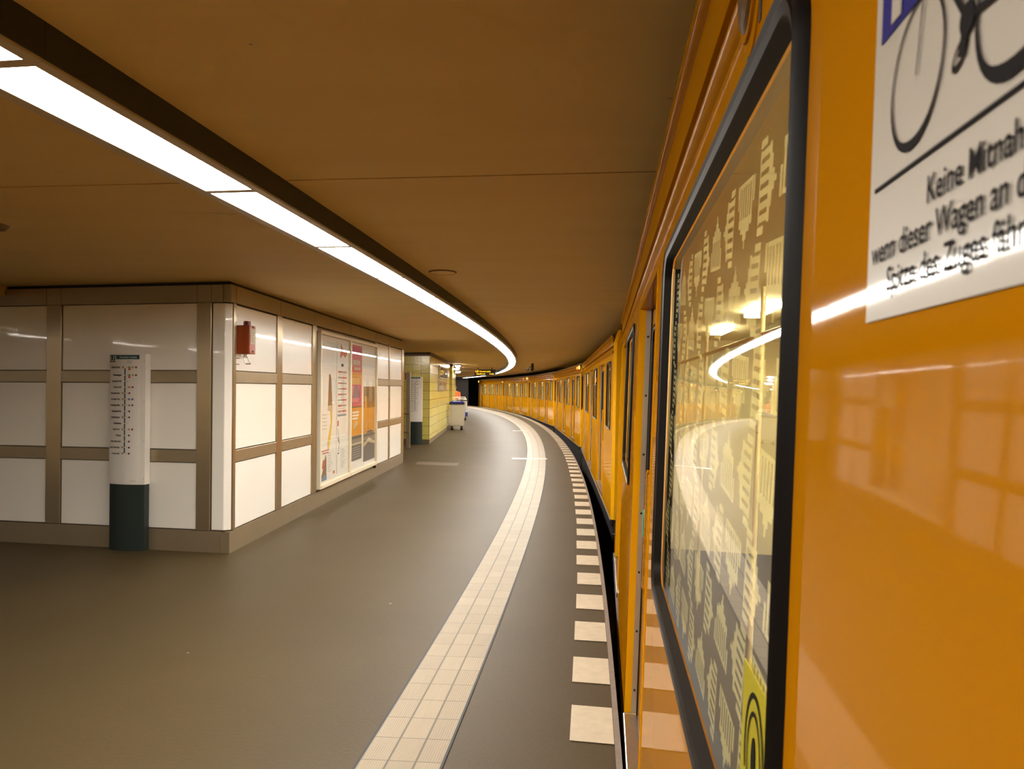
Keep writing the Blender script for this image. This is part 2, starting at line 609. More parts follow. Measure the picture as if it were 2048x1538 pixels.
# small cracks in the ceiling paint
for (x, y, L_, a) in ((-.95, 5.15, .32, -8), (-2.1, 4.28, .55, 2), (-1.75, 4.35, .10, -40), (-.816, 2.17, .02, -8), (.55, 2.55, .03, 10)):
    mx = Matrix.Translation((x, y, CEIL - .001)) @ Matrix.Rotation(R_(a), 4, 'Z')
    MB(mx).face([(0, 0, 0), (L_ * .5, .004, 0), (L_, 0, 0), (L_ * .5, -.003, 0)]).build('paint_crack', M['pbrown'], ceiling)
# lower ceiling block at far left
structure(MB().box(-9, -5.37, 6.0, 9.5, 2.60, CEIL).build('trim_3', M['ceiling']))

# walls
b = MB()
for a, c in zip(YS, YS[1:]):
    b.face([(on(EDGE, a, 3.3), a, -1.05), (on(EDGE, c, 3.3), c, -1.05), (on(EDGE, c, 3.3), c, CEIL + .1), (on(EDGE, a, 3.3), a, CEIL + .1)])
structure(b.build('wall_right', M['tunnel']))
structure(MB().box(-14.2, -14, -14, 76, -.1, CEIL).build('wall_left', M['wallc']))
structure(MB().box(-14.2, 6, -14.2, -14, -1.1, CEIL).build('wall_front', M['wallc']))
b = MB()
b.box(-14.2, 6, 74.0, 74.3, -1.1, CEIL)
structure(b.build('wall_back', M['tunnel']))
b = MB()
b.box(-5.4, -4.1, 66.5, 67.0, 0, CEIL)
structure(b.build('trim_4', M['tunnel']))

# ------------------------------------------------------------------ strip lights
PITCH = 1.335


def make_light():
    r = empty('ceiling_light')
    h = PITCH / 2
    d0 = .115
    b = MB()
    b.box(.145, .165, -h, h, -.108, 0)
    b.box(-.165, -.150, -h, h, -.108, 0)
    b.box(-.150, .145, -h, h, -.02, 0)
    b.build('housing', M['housing'], r)
    b = MB()
    b.box(d0, .158, -h, h, -.118, -.106)
    b.box(-.165, -d0, -h, h, -.118, -.106)
    b.box(-d0, d0, -h, -h + .022, -.118, -.106)
    b.box(-d0, d0, h - .022, h, -.118, -.106)
    b.build('frame', M['lip'], r)
    MB().box(-d0, d0, -h + .022, h - .022, -.108, -.096).build('diffuser', M['strip'], r)
    return r


light0 = make_light()
J0 = 3.385                     # a joint between two panels sits here
GRP = 'panels of the curving strip light'
named = {-2: 'bright ceiling light panel cut off by the top left corner of the picture',
         -1: 'longest-looking bright ceiling light panel, second from the left end of the strip',
         0: 'white ceiling light panel directly after the long one, above the red alarm box',
         1: 'ceiling light panel, fourth from the near left end of the strip'}
ang0 = math.asin((J0 - LGT[1]) / LGT[2])
for k in range(-12, 47):
    a = ang0 + (k + .5) * PITCH / LGT[2]
    x, y = LGT[0] + LGT[2] * math.cos(a), LGT[1] + LGT[2] * math.sin(a)
    if k == -12:
        o = light0
    else:
        o = light0.copy(); COL.objects.link(o)
        for ch in light0.children:
            c = ch.copy(); COL.objects.link(c); c.parent = o
    o.location = (x, y, CEIL)
    o.rotation_euler = (0, 0, a)
    tag(o, named.get(k, 'bright panel merged into the continuous white curve of the strip light'), 'ceiling light', GRP)

# the strip along the other platform edge, seen as a gleam on the kiosk panels
for k in range(-12, 2, 2):
    a = ang0 + (k - 1.2) * PITCH / LGT[2]
    rr = LGT[2] - 9.6
    o = light0.copy(); COL.objects.link(o)
    for ch in light0.children:
        c = ch.copy(); COL.objects.link(c); c.parent = o
    o.scale = (1, rr / LGT[2], 1)
    o.location = (LGT[0] + rr * math.cos(a), LGT[1] + rr * math.sin(a), CEIL)
    o.rotation_euler = (0, 0, a)
    tag(o, 'ceiling light panel over the far platform edge, reflected in the kiosk panels', 'ceiling light', 'panels of the far strip light')

# lamps beyond the tiled pillars
for x, y, lb in ((-2.40, 31.3, 'small oval ceiling lamp, topmost of the short lamps beside the tiled block'),
                 (-2.90, 36.0, 'oval ceiling lamp between the smallest and the widest lamp beside the tiled block'),
                 (-3.36, 43.0, 'widest oval ceiling lamp next to the top of the tiled block'),
                 (-8.2, 85 - 14, 'thin far lamp just below the end of the strip light'),
                 (-4.3, 18.7, 'ceiling lamp over the stairs behind the kiosk, gleaming on the yellow tiles'),
                 (-5.7, 17.2, 'second ceiling lamp over the stairs behind the kiosk')):
    if y > 60:
        x, y = -5.6, 64.5
    r = empty('ceiling_lamp', (x, y, CEIL), 0, lb, 'ceiling lamp', 'lamps beyond the tiled block')
    lw = .12 if y < 32 else .24
    MB().box(-lw - .02, lw + .02, -lw - .02, lw + .02, -.05, 0).build('housing', M['housing'], r)
    p = [(lw * math.cos(t), lw * math.sin(t)) for t in [2 * math.pi * k / 20 for k in range(20)]]
    MB().loft([[(a, c, -.05) for a, c in p], [(a * .9, c * .9, -.10) for a, c in p], [(a * .5, c * .5, -.13) for a, c in p]]).build(
        'lamp_cover', M['lamp'], r, smooth=True)

# ------------------------------------------------------------------ panelled kiosk
KL0, KC = Vector((-5.403, 7.516)), Vector((-2.79, 7.035))
eL = (KC - KL0).normalized()
eR = Vector((.04596, .99894))
kiosk = empty('panelled_kiosk', (KC.x, KC.y, 0), 0,
              'large white panelled block with brown metal frame on the left of the platform', 'kiosk')
aL, aR = math.atan2(eL.y, eL.x), math.atan2(eR.y, eR.x)
# local x along the face, local -y outwards
MXL = Matrix.Translation((-eL.x * 2.668, -eL.y * 2.668, 0)) @ Matrix.Rotation(aL, 4, 'Z')
MXR = Matrix.Translation((0, 0.015, 0)) @ Matrix.Rotation(aR, 4, 'Z')
TOPZ = 2.665


def kbox(mx, name, m, x0, x1, y0, y1, z0, z1, bevel=.004, lb=None):
    o = MB(mx).box(x0, x1, y0, y1, z0, z1).build(name, m, kiosk, bevel=bevel)
    if lb: o['label'] = lb
    return o


LEFT0 = -2.6
# core
pc = [(-eL.x * 5.2 - eL.y * -.06, -eL.y * 5.2 + eL.x * .06), (-.06, .06), (eR.x * 8.62 - .06, eR.y * 8.62), (-eL.x * 5.2, eR.y * 8.6)]
MB().loft([[(x, y, .02) for x, y in pc], [(x, y, 2.62) for x, y in pc]]).build('body', M['steel'], kiosk)
rails = ((1.69, 1.808), (.89, 1.012))
# left face: frame
posts_L = ((.562, .735), (2.302, 2.455))
cols_L = ((LEFT0, .562), (.735, 2.302))
for x0, x1 in posts_L:
    kbox(MXL, 'post', M['poststeel'], x0, x1, -.006, .05, .215, 2.49)
for x0, x1 in cols_L:
    for z0, z1 in rails:
        kbox(MXL, 'rail', M['steel'], x0, x1, -.003, .045, z0, z1)
    for z0, z1 in ((.222, .883), (1.020, 1.683), (1.816, 2.484)):
        kbox(MXL, 'panel', M['white'], x0 + .008, x1 - .008, .010, .04, z0, z1, .003)
# white corner cover, folded round the corner
q = [MXL @ Vector((2.465, .008, 0)), MXL @ Vector((2.598, .008, 0)), MXR @ Vector((.040, .004, 0))]
q += [q[-1] + Vector((-.1, .02, 0)), q[0] + Vector((0, .1, 0))]
MB().loft([[(p.x, p.y, .222) for p in q], [(p.x, p.y, 2.482) for p in q]]).build('corner_panel', M['white'], kiosk, bevel=.006)
# right face: frame
posts_R = ((.048, .105), (1.212, 1.368), (2.472, 2.64), (5.985, 6.06), (7.155, 7.235), (8.43, 8.64))
for x0, x1 in posts_R:
    kbox(MXR, 'post', M['poststeel'], x0, x1, -.006, .05, .215, 2.49)
cols_R = ((.105, 1.212), (1.368, 2.472), (6.06, 7.155), (7.235, 8.43))
for x0, x1 in cols_R:
    for z0, z1 in rails:
        kbox(MXR, 'rail', M['steel'], x0, x1, -.003, .045, z0, z1)
    for z0, z1 in ((.222, .883), (1.020, 1.683), (1.816, 2.475)):
        kbox(MXR, 'panel', M['white'], x0 + .008, x1 - .008, .010, .04, z0, z1, .003)
kbox(MXR, 'back_panel', M['steel'], 2.64, 5.985, .02, .05, .215, 2.475)
# plinth and top fascia wrap round the corner
for nm, z0, z1, o, ms in (('plinth', 0, .213, .004, M['steel']), ('fascia', 2.492, TOPZ, .006, M['steel'])):
    P = []
    for off in (-o, .08):
        P.append([MXL @ Vector((LEFT0, off, 0)), MXL @ Vector((2.61, off, 0)), MXR @ Vector((-.02, off, 0)), MXR @ Vector((8.62 if nm == 'plinth' else 8.86, off, 0))])
    rings = []
    for k in range(4):
        a, c = P[0][k], P[1][k]
        rings.append([(a.x, a.y, z0), (c.x, c.y, z0), (c.x, c.y, z1), (a.x, a.y, z1)])
    MB().loft(rings).build(nm, ms, kiosk)
# dark shadow gap over the fascia
P = [MXL @ Vector((LEFT0, .03, 0)), MXL @ Vector((2.6, .03, 0)), MXR @ Vector((.0, .03, 0)), MXR @ Vector((8.6, .03, 0))]
MB().loft([[(p.x, p.y, z) for z in (TOPZ, CEIL)] + [(p.x - .05, p.y + .06, z) for z in (CEIL, TOPZ)] for p in P]).build('top_gap', M['black'], kiosk)
# thin seams in the fascia
for mx, xs in ((MXL, (.56, .735, 2.30, 2.455)), (MXR, (.1, 1.3, 2.55, 4.3, 6.0, 7.2))):
    for x in xs:
        MB(mx).box(x - .002, x + .002, -.0075, .0, 2.492, TOPZ).build('seam', M['pbrown'], kiosk)

# ------------------------------------------------------------------ poster case on the kiosk
KR = Matrix.Translation((KC.x, KC.y, 0)) @ MXR
case = empty('poster_case', tuple(KR @ Vector((2.655, 0, .25))), aR,
             'white framed glass poster case with two panes on the kiosk side', 'poster case')
CW, CH = 3.31, 2.18
MIDX = 1.50
b = MB()
for x0, x1, z0, z1 in ((0, .04, 0, CH), (CW - .05, CW, 0, CH), (.04, CW - .05, 0, .06), (.04, CW - .05, CH - .045, CH), (MIDX, MIDX + .06, .06, CH - .045)):
    b.box(x0, x1, -.06, .0, z0, z1)
b.build('frame', M['cream'], case, bevel=.005)
MB().box(.05, CW - .05, -.02, -.008, .05, CH - .05).build('backboard', M['paper'], case)
for x0, x1 in ((.04, MIDX), (MIDX + .06, CW - .05)):
    MB().face([(x0, -.048, .06), (x1, -.048, .06), (x1, -.048, CH - .045), (x0, -.048, CH - .045)]).build('glass_pane', M['clear'], case)
for x in (.02, MIDX + .03, CW - .025):
    MB().tube((x, -.065, .03), (x, -.058, .03), .012).build('lock', M['steel2'], case)
MB().box(CW - .10, CW - .06, -.05, 0, -.06, 0).build('bracket', M['under'], case)

# posters inside the case
def poster(x0, x1, z0, z1, label, base):
    r = empty('poster', tuple(KR @ Vector((2.655 + x0, -.021, .25 + z0))), aR, label, 'poster')
    MB().box(0, x1 - x0, -.004, 0, 0, z1 - z0).build('sheet', base, r)
    return r, x1 - x0, z1 - z0


def patch(r, name, m, pts, lift=.006):
    MB().prism(pts, -lift, -lift + .0015).build(name, m, r)


def R4(x0, x1, z0, z1): return [(x0, z0), (x1, z0), (x1, z1), (x0, z1)]


r, w, h = poster(.07, .84, .09, 2.09, 'white poster with a brown and yellow drip at the left of the case', M['paper'])
patch(r, 'brown_shape', M['pbrown'], [(.36, 1.05), (.42, 1.02), (.56, 1.05), (.54, 1.2), (.50, 1.45), (.46, 1.5), (.40, 1.5)])
patch(r, 'cream_drop', M['mark'], [(.34, .98), (.56, .96), (.58, 1.03), (.46, 1.06), (.36, 1.04)], .007)
patch(r, 'yellow_drip', M['pyellow'], [(.36, .42), (.42, .42), (.50, .60), (.56, .82), (.56, .97), (.46, .99), (.50, .82), (.40, .62), (.34, .52)])
patch(r, 'red_heading', M['pred'], R4(.08, .42, .41, .425)); patch(r, 'red_heading', M['pred'], R4(.12, .40, .375, .39))
patch(r, 'figure', M['pbrown'], [(.02, -.0), (.30, .0), (.30, .30), (.26, .36), (.20, .24), (.12, .12), (.04, .02)])
patch(r, 'figure_hair', M['pred'], [(.10, .18), (.18, .16), (.22, .24), (.20, .30), (.14, .28)], .007)
patch(r, 'figure_dress', M['pblue'], [(.0, .0), (.31, .0), (.31, .085), (.14, .06), (.0, .02)], .008)
for k in range(9):
    patch(r, 'text_line', M['print_g'], R4(.36, .36 + rnd.uniform(.12, .30), .36 - .032 * k, .366 - .032 * k))
for k in range(5):
    patch(r, 'text_line', M['print_g'], R4(.10 + .02 * (k % 2), .30, .92 - .05 * k, .927 - .05 * k))
patch(r, 'red_emblem', M['pred'], R4(.62, .70, .05, .09))

r, w, h = poster(.86, 1.44, .12, 2.09, 'white poster with rows of coloured listings beside the mullion', M['paper'])
patch(r, 'red_heading', M['pred'], [(.16, 1.72), (.30, 1.78), (.42, 1.74), (.52, 1.79), (.50, 1.83), (.30, 1.86), (.2, 1.94)])
patch(r, 'emblem', M['print_k'], R4(.22, .33, 1.60, 1.64))
for k in range(8):
    z = 1.50 - .085 * k
    c1, c2 = (M['pred'], M['print_g']) if k % 2 == 0 else (M['print_g'], M['pred'])
    patch(r, 'listing', c1, R4(.06, .26, z, z + .028))
    patch(r, 'listing', c2, R4(.28, .50, z, z + .028))
    patch(r, 'listing_line', M['print_g'], R4(.06, .46, z - .03, z - .024))
patch(r, 'rule', M['pblue'], R4(.04, .50, .845, .87))
patch(r, 'red_heading', M['pred'], R4(.04, .10, .70, .78))
patch(r, 'wire_drawing', M['print_g'], [(.05, .66), (.065, .66), (.14, .50), (.13, .35), (.09, .29), (.10, .33), (.12, .40), (.12, .50)])
patch(r, 'brown_bow', M['pbrown'], [(.04, .55), (.07, .53), (.16, .44), (.14, .43), (.07, .49)])
patch(r, 'dark_foot', M['print_k'], R4(.05, .12, .285, .30))
for k in range(14):
    patch(r, 'text_line', M['print_g'], R4(.22, .22 + rnd.uniform(.1, .26), .34 - .022 * k, .345 - .022 * k))
patch(r, 'fold', M['print_g'], R4(.02, .03, .0, .27))

r, w, h = poster(1.60, 2.30, .21, 2.09, 'tall poster with magenta top and orange lower half in the case', M['pink'])
patch(r, 'dark_band', M['pred'], R4(0, w, 1.46, 1.56)); patch(r, 'red_band', M['porange'], R4(0, w, 1.24, 1.44))
patch(r, 'pale_title', M['mark'], R4(.12, .58, 1.56, 1.64), .007); patch(r, 'pale_title', M['mark'], R4(.20, .60, 1.48, 1.52), .007)
patch(r, 'magenta_shape', M['purple'], [(.1, 1.02), (.22, 1.2), (.40, 1.24), (.56, 1.1), (.56, 1.02)])
patch(r, 'orange_field', M['porange'], R4(0, w, .40, .86))
patch(r, 'grey_rule', M['pgrey'], R4(0, w, .86, .885))
for k, wd in enumerate((.40, .40, .34)):
    patch(r, 'white_title', M['print_w'], R4(.10, .10 + wd, .77 - .05 * k, .80 - .05 * k), .008)
patch(r, 'pale_figure', M['mark'], [(.16, .52), (.24, .60), (.34, .66), (.40, .62), (.50, .64), (.42, .58), (.30, .54)], .007)
patch(r, 'dark_foot', M['pgrey'], R4(0, w, .0, .40), .007)
patch(r, 'pale_band', M['mark'], R4(0, w, .255, .285), .008)
for k in range(5):
    patch(r, 'pale_print', M['print_g'], R4(.06, .60, .05 + .038 * k, .062 + .038 * k), .008)

r, w, h = poster(2.44, 3.22, .13, 1.42, 'orange and dark landscape poster at the right of the case', M['porange'])
patch(r, 'olive_sky', M['pbrown'], R4(0, w, .92, h - .002))
patch(r, 'orange_pillar', M['porange'], R4(.05, .2, .90, 1.12), .007)
patch(r, 'dark_hill', M['pgrey'], [(0, .34), (w, .30), (w, .46), (.5, .53), (.3, .52), (.1, .46), (0, .48)], .007)
patch(r, 'pale_road', M['mark'], [(0, .25), (.3, .33), (w, .26), (w, .31), (.34, .40), (0, .30)], .008)
patch(r, 'dark_ground', M['pgrey'], [(0, 0), (w, 0), (w, .26), (.3, .32), (0, .25)], .007)
patch(r, 'pale_outline', M['mark'], [(.1, .5), (.16, .62), (.3, .72), (.36, .66), (.40, .52), (.36, .64), (.3, .69), (.2, .62), (.13, .5)], .008)

# ------------------------------------------------------------------ red alarm box
rb = empty('alarm_box', tuple(KR @ Vector((.13, 0, 1.985))), aR,
           'red emergency box with pull ring and pale label on the kiosk panel', 'alarm box')
b = MB()
b.box(0, .15, -.13, .009, 0, .29)
b.build('case', M['redbox'], rb, bevel=.008)
lab(MB().prism(rrect(.012, .14, .10, .255, .006, 3), -.1335, -.1305).build('label_plate', M['mark'], rb), 'pale instruction label')
for k in range(6):
    MB().box(.03, .03 + rnd.uniform(.05, .09), -.1345, -.1332, .235 - .023 * k, .242 - .023 * k).build('print_line', M['print_g'], rb)
for z in (.025, .275):
    MB().tube((.075, -.135, z), (.075, -.128, z), .009).build('screw', M['print_k'], rb)
MB().tube((.075, -.07, .29), (.075, -.07, .335), .038, .034, 20).build('lamp_cap', M['redcap'], rb, smooth=True)
MB().tube((.06, -.06, -.03), (.06, -.06, 0), .016).build('pull_shaft', M['steel2'], rb)
b = MB()
ring = [(.06, -.035, -.030), (.06, -.085, -.032), (.07, -.115, -.10), (.07, -.062, -.10), (.06, -.035, -.030)]
b.path(ring, .006)
b.build('pull_ring', M['steel2'], rb)
for z in (-.05, -.11):
    MB().box(.0, .07, .004, .010, z, z + .008).build('scuff_mark', M['pbrown'], rb)

# ------------------------------------------------------------------ line-map pillars
STATIONS = ['Nollendorfplatz', 'Wittenbergplatz', 'Augsburger Straße', 'Spichernstraße', 'Hohenzollernplatz',
            'Fehrbelliner Platz', 'Heidelberger Platz', 'Rüdesheimer Platz', 'Breitenbachplatz', 'Podbielskiallee',
            'Dahlem-Dorf', 'Thielplatz', 'Oskar-Helene-Heim', 'Onkel Toms Hütte', 'Krumme Lanke']
HW, SAG = .203, .035


def front(x, extra=0.0):
    """front surface (local y) of the convex pillar"""
    return -SAG * (1 - (x / HW) ** 2) - extra


def slab(r, name, m, x0, x1, z0, z1, ext, n=14):
    b = MB()
    xs = [x0 + (x1 - x0) * k / n for k in range(n + 1)]
    b.loft([[(x, front(x, ext), z0) for x in xs] + [(x, front(x, ext - .002), z0) for x in reversed(xs)],
            [(x, front(x, ext), z1) for x in xs] + [(x, front(x, ext - .002), z1) for x in reversed(xs)]])
    return b.build(name, m, r, smooth=False)


def line_pillar(loc, rz, label):
    r = empty('line_map_pillar', loc, rz, label, 'information pillar', 'line-map pillars on the platform')
    H0, H1 = .665, 1.975
    xs = [-HW + 2 * HW * k / 20 for k in range(21)]

    def body(nm, m, z0, z1, k=1.0, dep=.075):
        ring = [(x * k, front(x) * k + (.004 if k < 1 else 0)) for x in xs] + [(HW * k, dep), (-HW * k, dep)]
        return MB().loft([[(x, y, z0) for x, y in ring], [(x, y, z1) for x, y in ring]]).build(nm, m, r, smooth=True)
    lab(body('base', M['dgreen'], 0, H0, .97), 'dark green pillar base')
    body('board', M['cartw'], H0, H1)
    slab(r, 'map_sheet', M['paper'], -HW + .004, HW - .05, H0 + .012, H1 - .004, .002)
    slab(r, 'header', M['teal'], -HW + .012, HW - .055, H1 - .055, H1 - .012, .0035)
    slab(r, 'line_badge', M['teal'], -HW + .012, -.115, H1 - .082, H1 - .012, .0045, 5)
    bend = lambda p: Vector((p.x, front(p.x, .007), p.z))
    text_mesh('badge_lettering', 'U3', .072, Matrix.Translation((-.185, 0, H1 - .073)), M['print_w'], r, bend=bend, bold=.001)
    text_mesh('header_lettering', 'Krumme Lanke', .030, Matrix.Translation((-.06, 0, H1 - .044)), M['print_w'], r, bend=bend)
    z = H1 - .135
    zs = []
    for k, nm in enumerate(STATIONS):
        zs.append(z)
        text_mesh('station_name', nm, .028 if k < 1 else .0255, Matrix.Translation((-.035 - (.018 if k in (0, 4, 5, 6, 8, 10, 13, 14) else 0), 0, z - .008)), M['print_k'], r,
                  align='RIGHT', bend=bend, width=.66, bold=.0006)
        z -= .078 if k == 0 else .0605
    slab(r, 'line_bar', M['lineblue'], -.006, .008, zs[-1], zs[0] - .012, .0035, 2)
    for k, z in enumerate(zs):
        slab(r, 'stop_tick', M['paper'], -.009, .012, z - .004, z + .003, .005, 2)
        if k in (0, 4, 5, 6, 8, 10, 13, 14):
            slab(r, 'lift_symbol', M['ocher'], -.031, -.014, z - .009, z + .009, .0035, 2)
        slab(r, 'minute_mark', M['print_g'], .022, .027, z - .006, z + .005, .0035, 2)
        seq = []
        if k < 2: seq = [('pgreen', 0), ('pred', 0), ('ocher', 1), ('purple', 2)]
        elif k == 3: seq = [('porange', 0), ('purple', 1)]
        elif k == 5: seq = [('pblue', 0), ('purple', 1)]
        elif k == 6: seq = [('pgreen', 0), ('purple', 1)]
        elif k == 10: seq = [('porange', 0), ('purple', 1)]
        elif k in (2, 9): seq = []
        else: seq = [('purple', 0)]
        for i, (mm, sl) in enumerate(seq):
            dz = -.020 if (k < 2 and i == 1) else 0
            x = .050 + .033 * sl
            slab(r, 'connection_symbol', M[mm], x - .009 - (.004 if sl == 0 and k < 6 and k != 4 else 0), x + .009, z - .009 + dz, z + .008 + dz, .0035, 2)
    slab(r, 'fine_print', M['print_g'], .06, .125, H0 + .035, H0 + .038, .0035, 2)
    for k in range(3):
        slab(r, 'fine_print', M['print_g'], .02, .075, H1 - .073 - .011 * k, H1 - .070 - .011 * k, .0035, 2)
    for zz in (H0 + .06, 1.1, 1.5, 1.9):
        MB().tube((HW - .012, front(HW - .012) - .003, zz), (HW - .012, front(HW - .012) + .002, zz), .003, n=8).build('screw', M['screw'], r)
    return r


line_pillar((-3.872, 7.150, 0), aL, 'white line-map pillar with dark green base in front of the kiosk')
pl2 = line_pillar((-2.82, 20.72, 0), R_(-4), 'distant white line-map pillar before the yellow tiled block')

# steel post with two handrails behind the kiosk
sp = empty('handrail_post', (-2.835, 19.45, 0), 0, 'tall brown steel post with two short handrails behind the kiosk end', 'post')
MB().box(-.055, .055, -.04, .04, 0, 2.09).build('post', M['steel2'], sp, bevel=.006)
MB().box(-.10, -.062, -.045, .03, 1.88, 2.06).build('red_tag', M['redbox'], sp)
for z in (.92, .42):
    MB().tube((.03, -.06, z + .02), (-1.2, -.06, z), .022).build('handrail', M['chrome'], sp, smooth=True)

# ------------------------------------------------------------------ yellow tiled blocks
def tiled_block(pts, label, top=2.60):
    r = empty('tiled_block', (pts[1][0], pts[1][1], 0), 0, label, 'tiled block')
    q = [Vector((x - pts[1][0], y - pts[1][1])) for x, y in pts]
    b = MB()
    n = len(q)
    u = 0
    for k in range(n):
        a, c = q[k], q[(k + 1) % n]
        L_ = (c - a).length
        b.face([(a.x, a.y, .13), (c.x, c.y, .13), (c.x, c.y, top), (a.x, a.y, top)], [(u, .13), (u + L_, .13), (u + L_, top), (u, top)])
        u += L_
    b.face([(p.x, p.y, top) for p in q])
    b.build('tiling', M['tile'], r)
    cen = sum(q, Vector((0, 0))) / n

    def grown(d):
        return [p + (p - cen).normalized() * d for p in q]
    g = grown(-.02)
    MB().loft([[(p.x, p.y, 0) for p in g], [(p.x, p.y, .13) for p in g]]).build('plinth', M['plinth'], r)
    g = grown(.05)
    MB().loft([[(p.x, p.y, top) for p in g], [(p.x, p.y, top + .06) for p in g]]).build('cornice', M['cornice'], r)
    MB().loft([[(p.x, p.y, top + .06) for p in q], [(p.x, p.y, CEIL - .003) for p in q]]).build('top_gap', M['black'], r)
    return r


tiled_block([(-5.2, 21.7), (-2.42, 20.93), (-2.56, 29.0), (-5.2, 29.0)], 'yellow glazed tile block beyond the kiosk with notices on its side')
tiled_block([(-5.4, 31.1), (-2.60, 30.94), (-2.72, 34.2), (-5.4, 34.2)], 'narrow far yellow tile block behind the grey cart')

# framed notices on the block's side
eb = Vector((-.14, 8.07)).normalized()
ab = math.atan2(eb.y, eb.x)
for x0, x1, z0, z1, lb in ((2.9, 6.3, 1.98, 2.42, 'upper framed notice with dark heading on the yellow block'),
                           (2.6, 6.0, 1.55, 1.90, 'lower framed notice on the yellow block')):
    p = Vector((-2.42, 20.93)) + eb * x0
    r = empty('framed_notice', (p.x + .004, p.y, z0), ab, lb, 'notice')
    w, h = x1 - x0, z1 - z0
    b = MB()
    for a in ((0, w, 0, .03), (0, w, h - .03, h), (0, .05, .03, h - .03), (w - .05, w, .03, h - .03)):
        b.box(a[0], a[1], -.05, 0, a[2], a[3])
    b.build('frame', M['steel2'], r)
    MB().box(.05, w - .05, -.02, -.004, .03, h - .03).build('sheet', M['cream'], r)
    MB().box(.3, w - .3, -.024, -.019, h - .15, h - .07).build('heading', M['pbrown'], r)
    MB().box(.3, w - .6, -.024, -.019, .08, .14).build('printed_lines', M['print_w'], r)
    MB().face([(.05, -.04, .03), (w - .05, -.04, .03), (w - .05, -.04, h - .03), (.05, -.04, h - .03)]).build('glass_pane', M['clear'], r)

# ------------------------------------------------------------------ carts and worker
def cart(loc, rz, label, w, d, h, grey=True):
    r = empty('service_cart', loc, rz, label, 'cart')
    mb_ = M['cart'] if grey else M['cartw']
    MB().prism(rrect(-w / 2, w / 2, .26, h - .1, .02, 3), -d / 2, d / 2).build('container', mb_, r)
    MB().box(-w / 2 + .08, w / 2 - .06, -d / 2 - .008, -d / 2, .29, h - .18).build('front_panel', M['cart'], r, bevel=.003)
    MB().box(-w / 2 - .02, w / 2 + .02, -d / 2 - .02, d / 2 + .02, h - .12, h - .08).build('rim', M['under'], r, bevel=.005)
    b = MB()
    b.box(-w / 2, w / 2, -d / 2, d / 2, .19, .26)
    b.box(-.12, .12, -d / 2, -d / 2 + .03, .08, .17)
    b.build('chassis', M['steel2'], r)
    for x in (-w / 2 + .09, w / 2 - .09):
        for y in (-d / 2 + .08, d / 2 - .08):
            o = MB().tube((x - .045, y, .085), (x + .045, y, .085), .085, n=18).build('wheel', M['wheel'], r, smooth=True)
            MB().box(x - .058, x + .058, y - .03, y + .03, .08, .20).build('fork', M['steel2'], o)
    if grey:
        rings = []
        for t, k in ((0, 1.0), (.05, 1.04), (.09, .8), (.11, .3)):
            rings.append([(x * k + .02 * math.sin(3 * i), y * k, h - .09 + t + .012 * math.sin(2.1 * i)) for i, (x, y) in
                          enumerate(rrect(-w / 2, w / 2, -d / 2, d / 2, .05, 3))])
        lab(MB().loft(rings).build('bag_rim', M['blueb'], r, smooth=True), 'blue rubbish bag folded over the rim')
        for z in (.38, .75):
            MB().box(-w / 2 - .012, -w / 2, -d / 2, d / 2, z, z + .02).build('hinge', M['under'], r)
    else:
        b = MB()
        b.path([(-w / 2 + .04, d / 2, h - .1), (-w / 2 + .04, d / 2 + .04, h + .06), (w / 2 - .04, d / 2 + .04, h + .06), (w / 2 - .04, d / 2, h - .1)], .02)
        b.build('push_handle', M['cartw'], r, smooth=True)
        MB().box(-w / 2 + .02, w / 2 - .02, -d / 2, d / 2, h - .08, h + .0).build('lid', M['cartw'], r, bevel=.01)
        MB().box(-.12, .06, -d / 2 - .005, -d / 2, h - .06, h - .035).build('grip_slot', M['under'], r)
        MB().box(w / 2 - .1, w / 2 + .03, -d / 2 - .03, -d / 2, .2, .42).build('blue_bag', M['blueb'], r)
    return r


cart((-2.19, 28.35, 0), R_(3), 'grey service cart with blue bag beside the yellow tiled block', .56, .7, 1.12)
cart((-2.58, 36.7, 0), R_(8), 'white service cart with push handle behind the grey cart', .48, .7, 1.12, False)

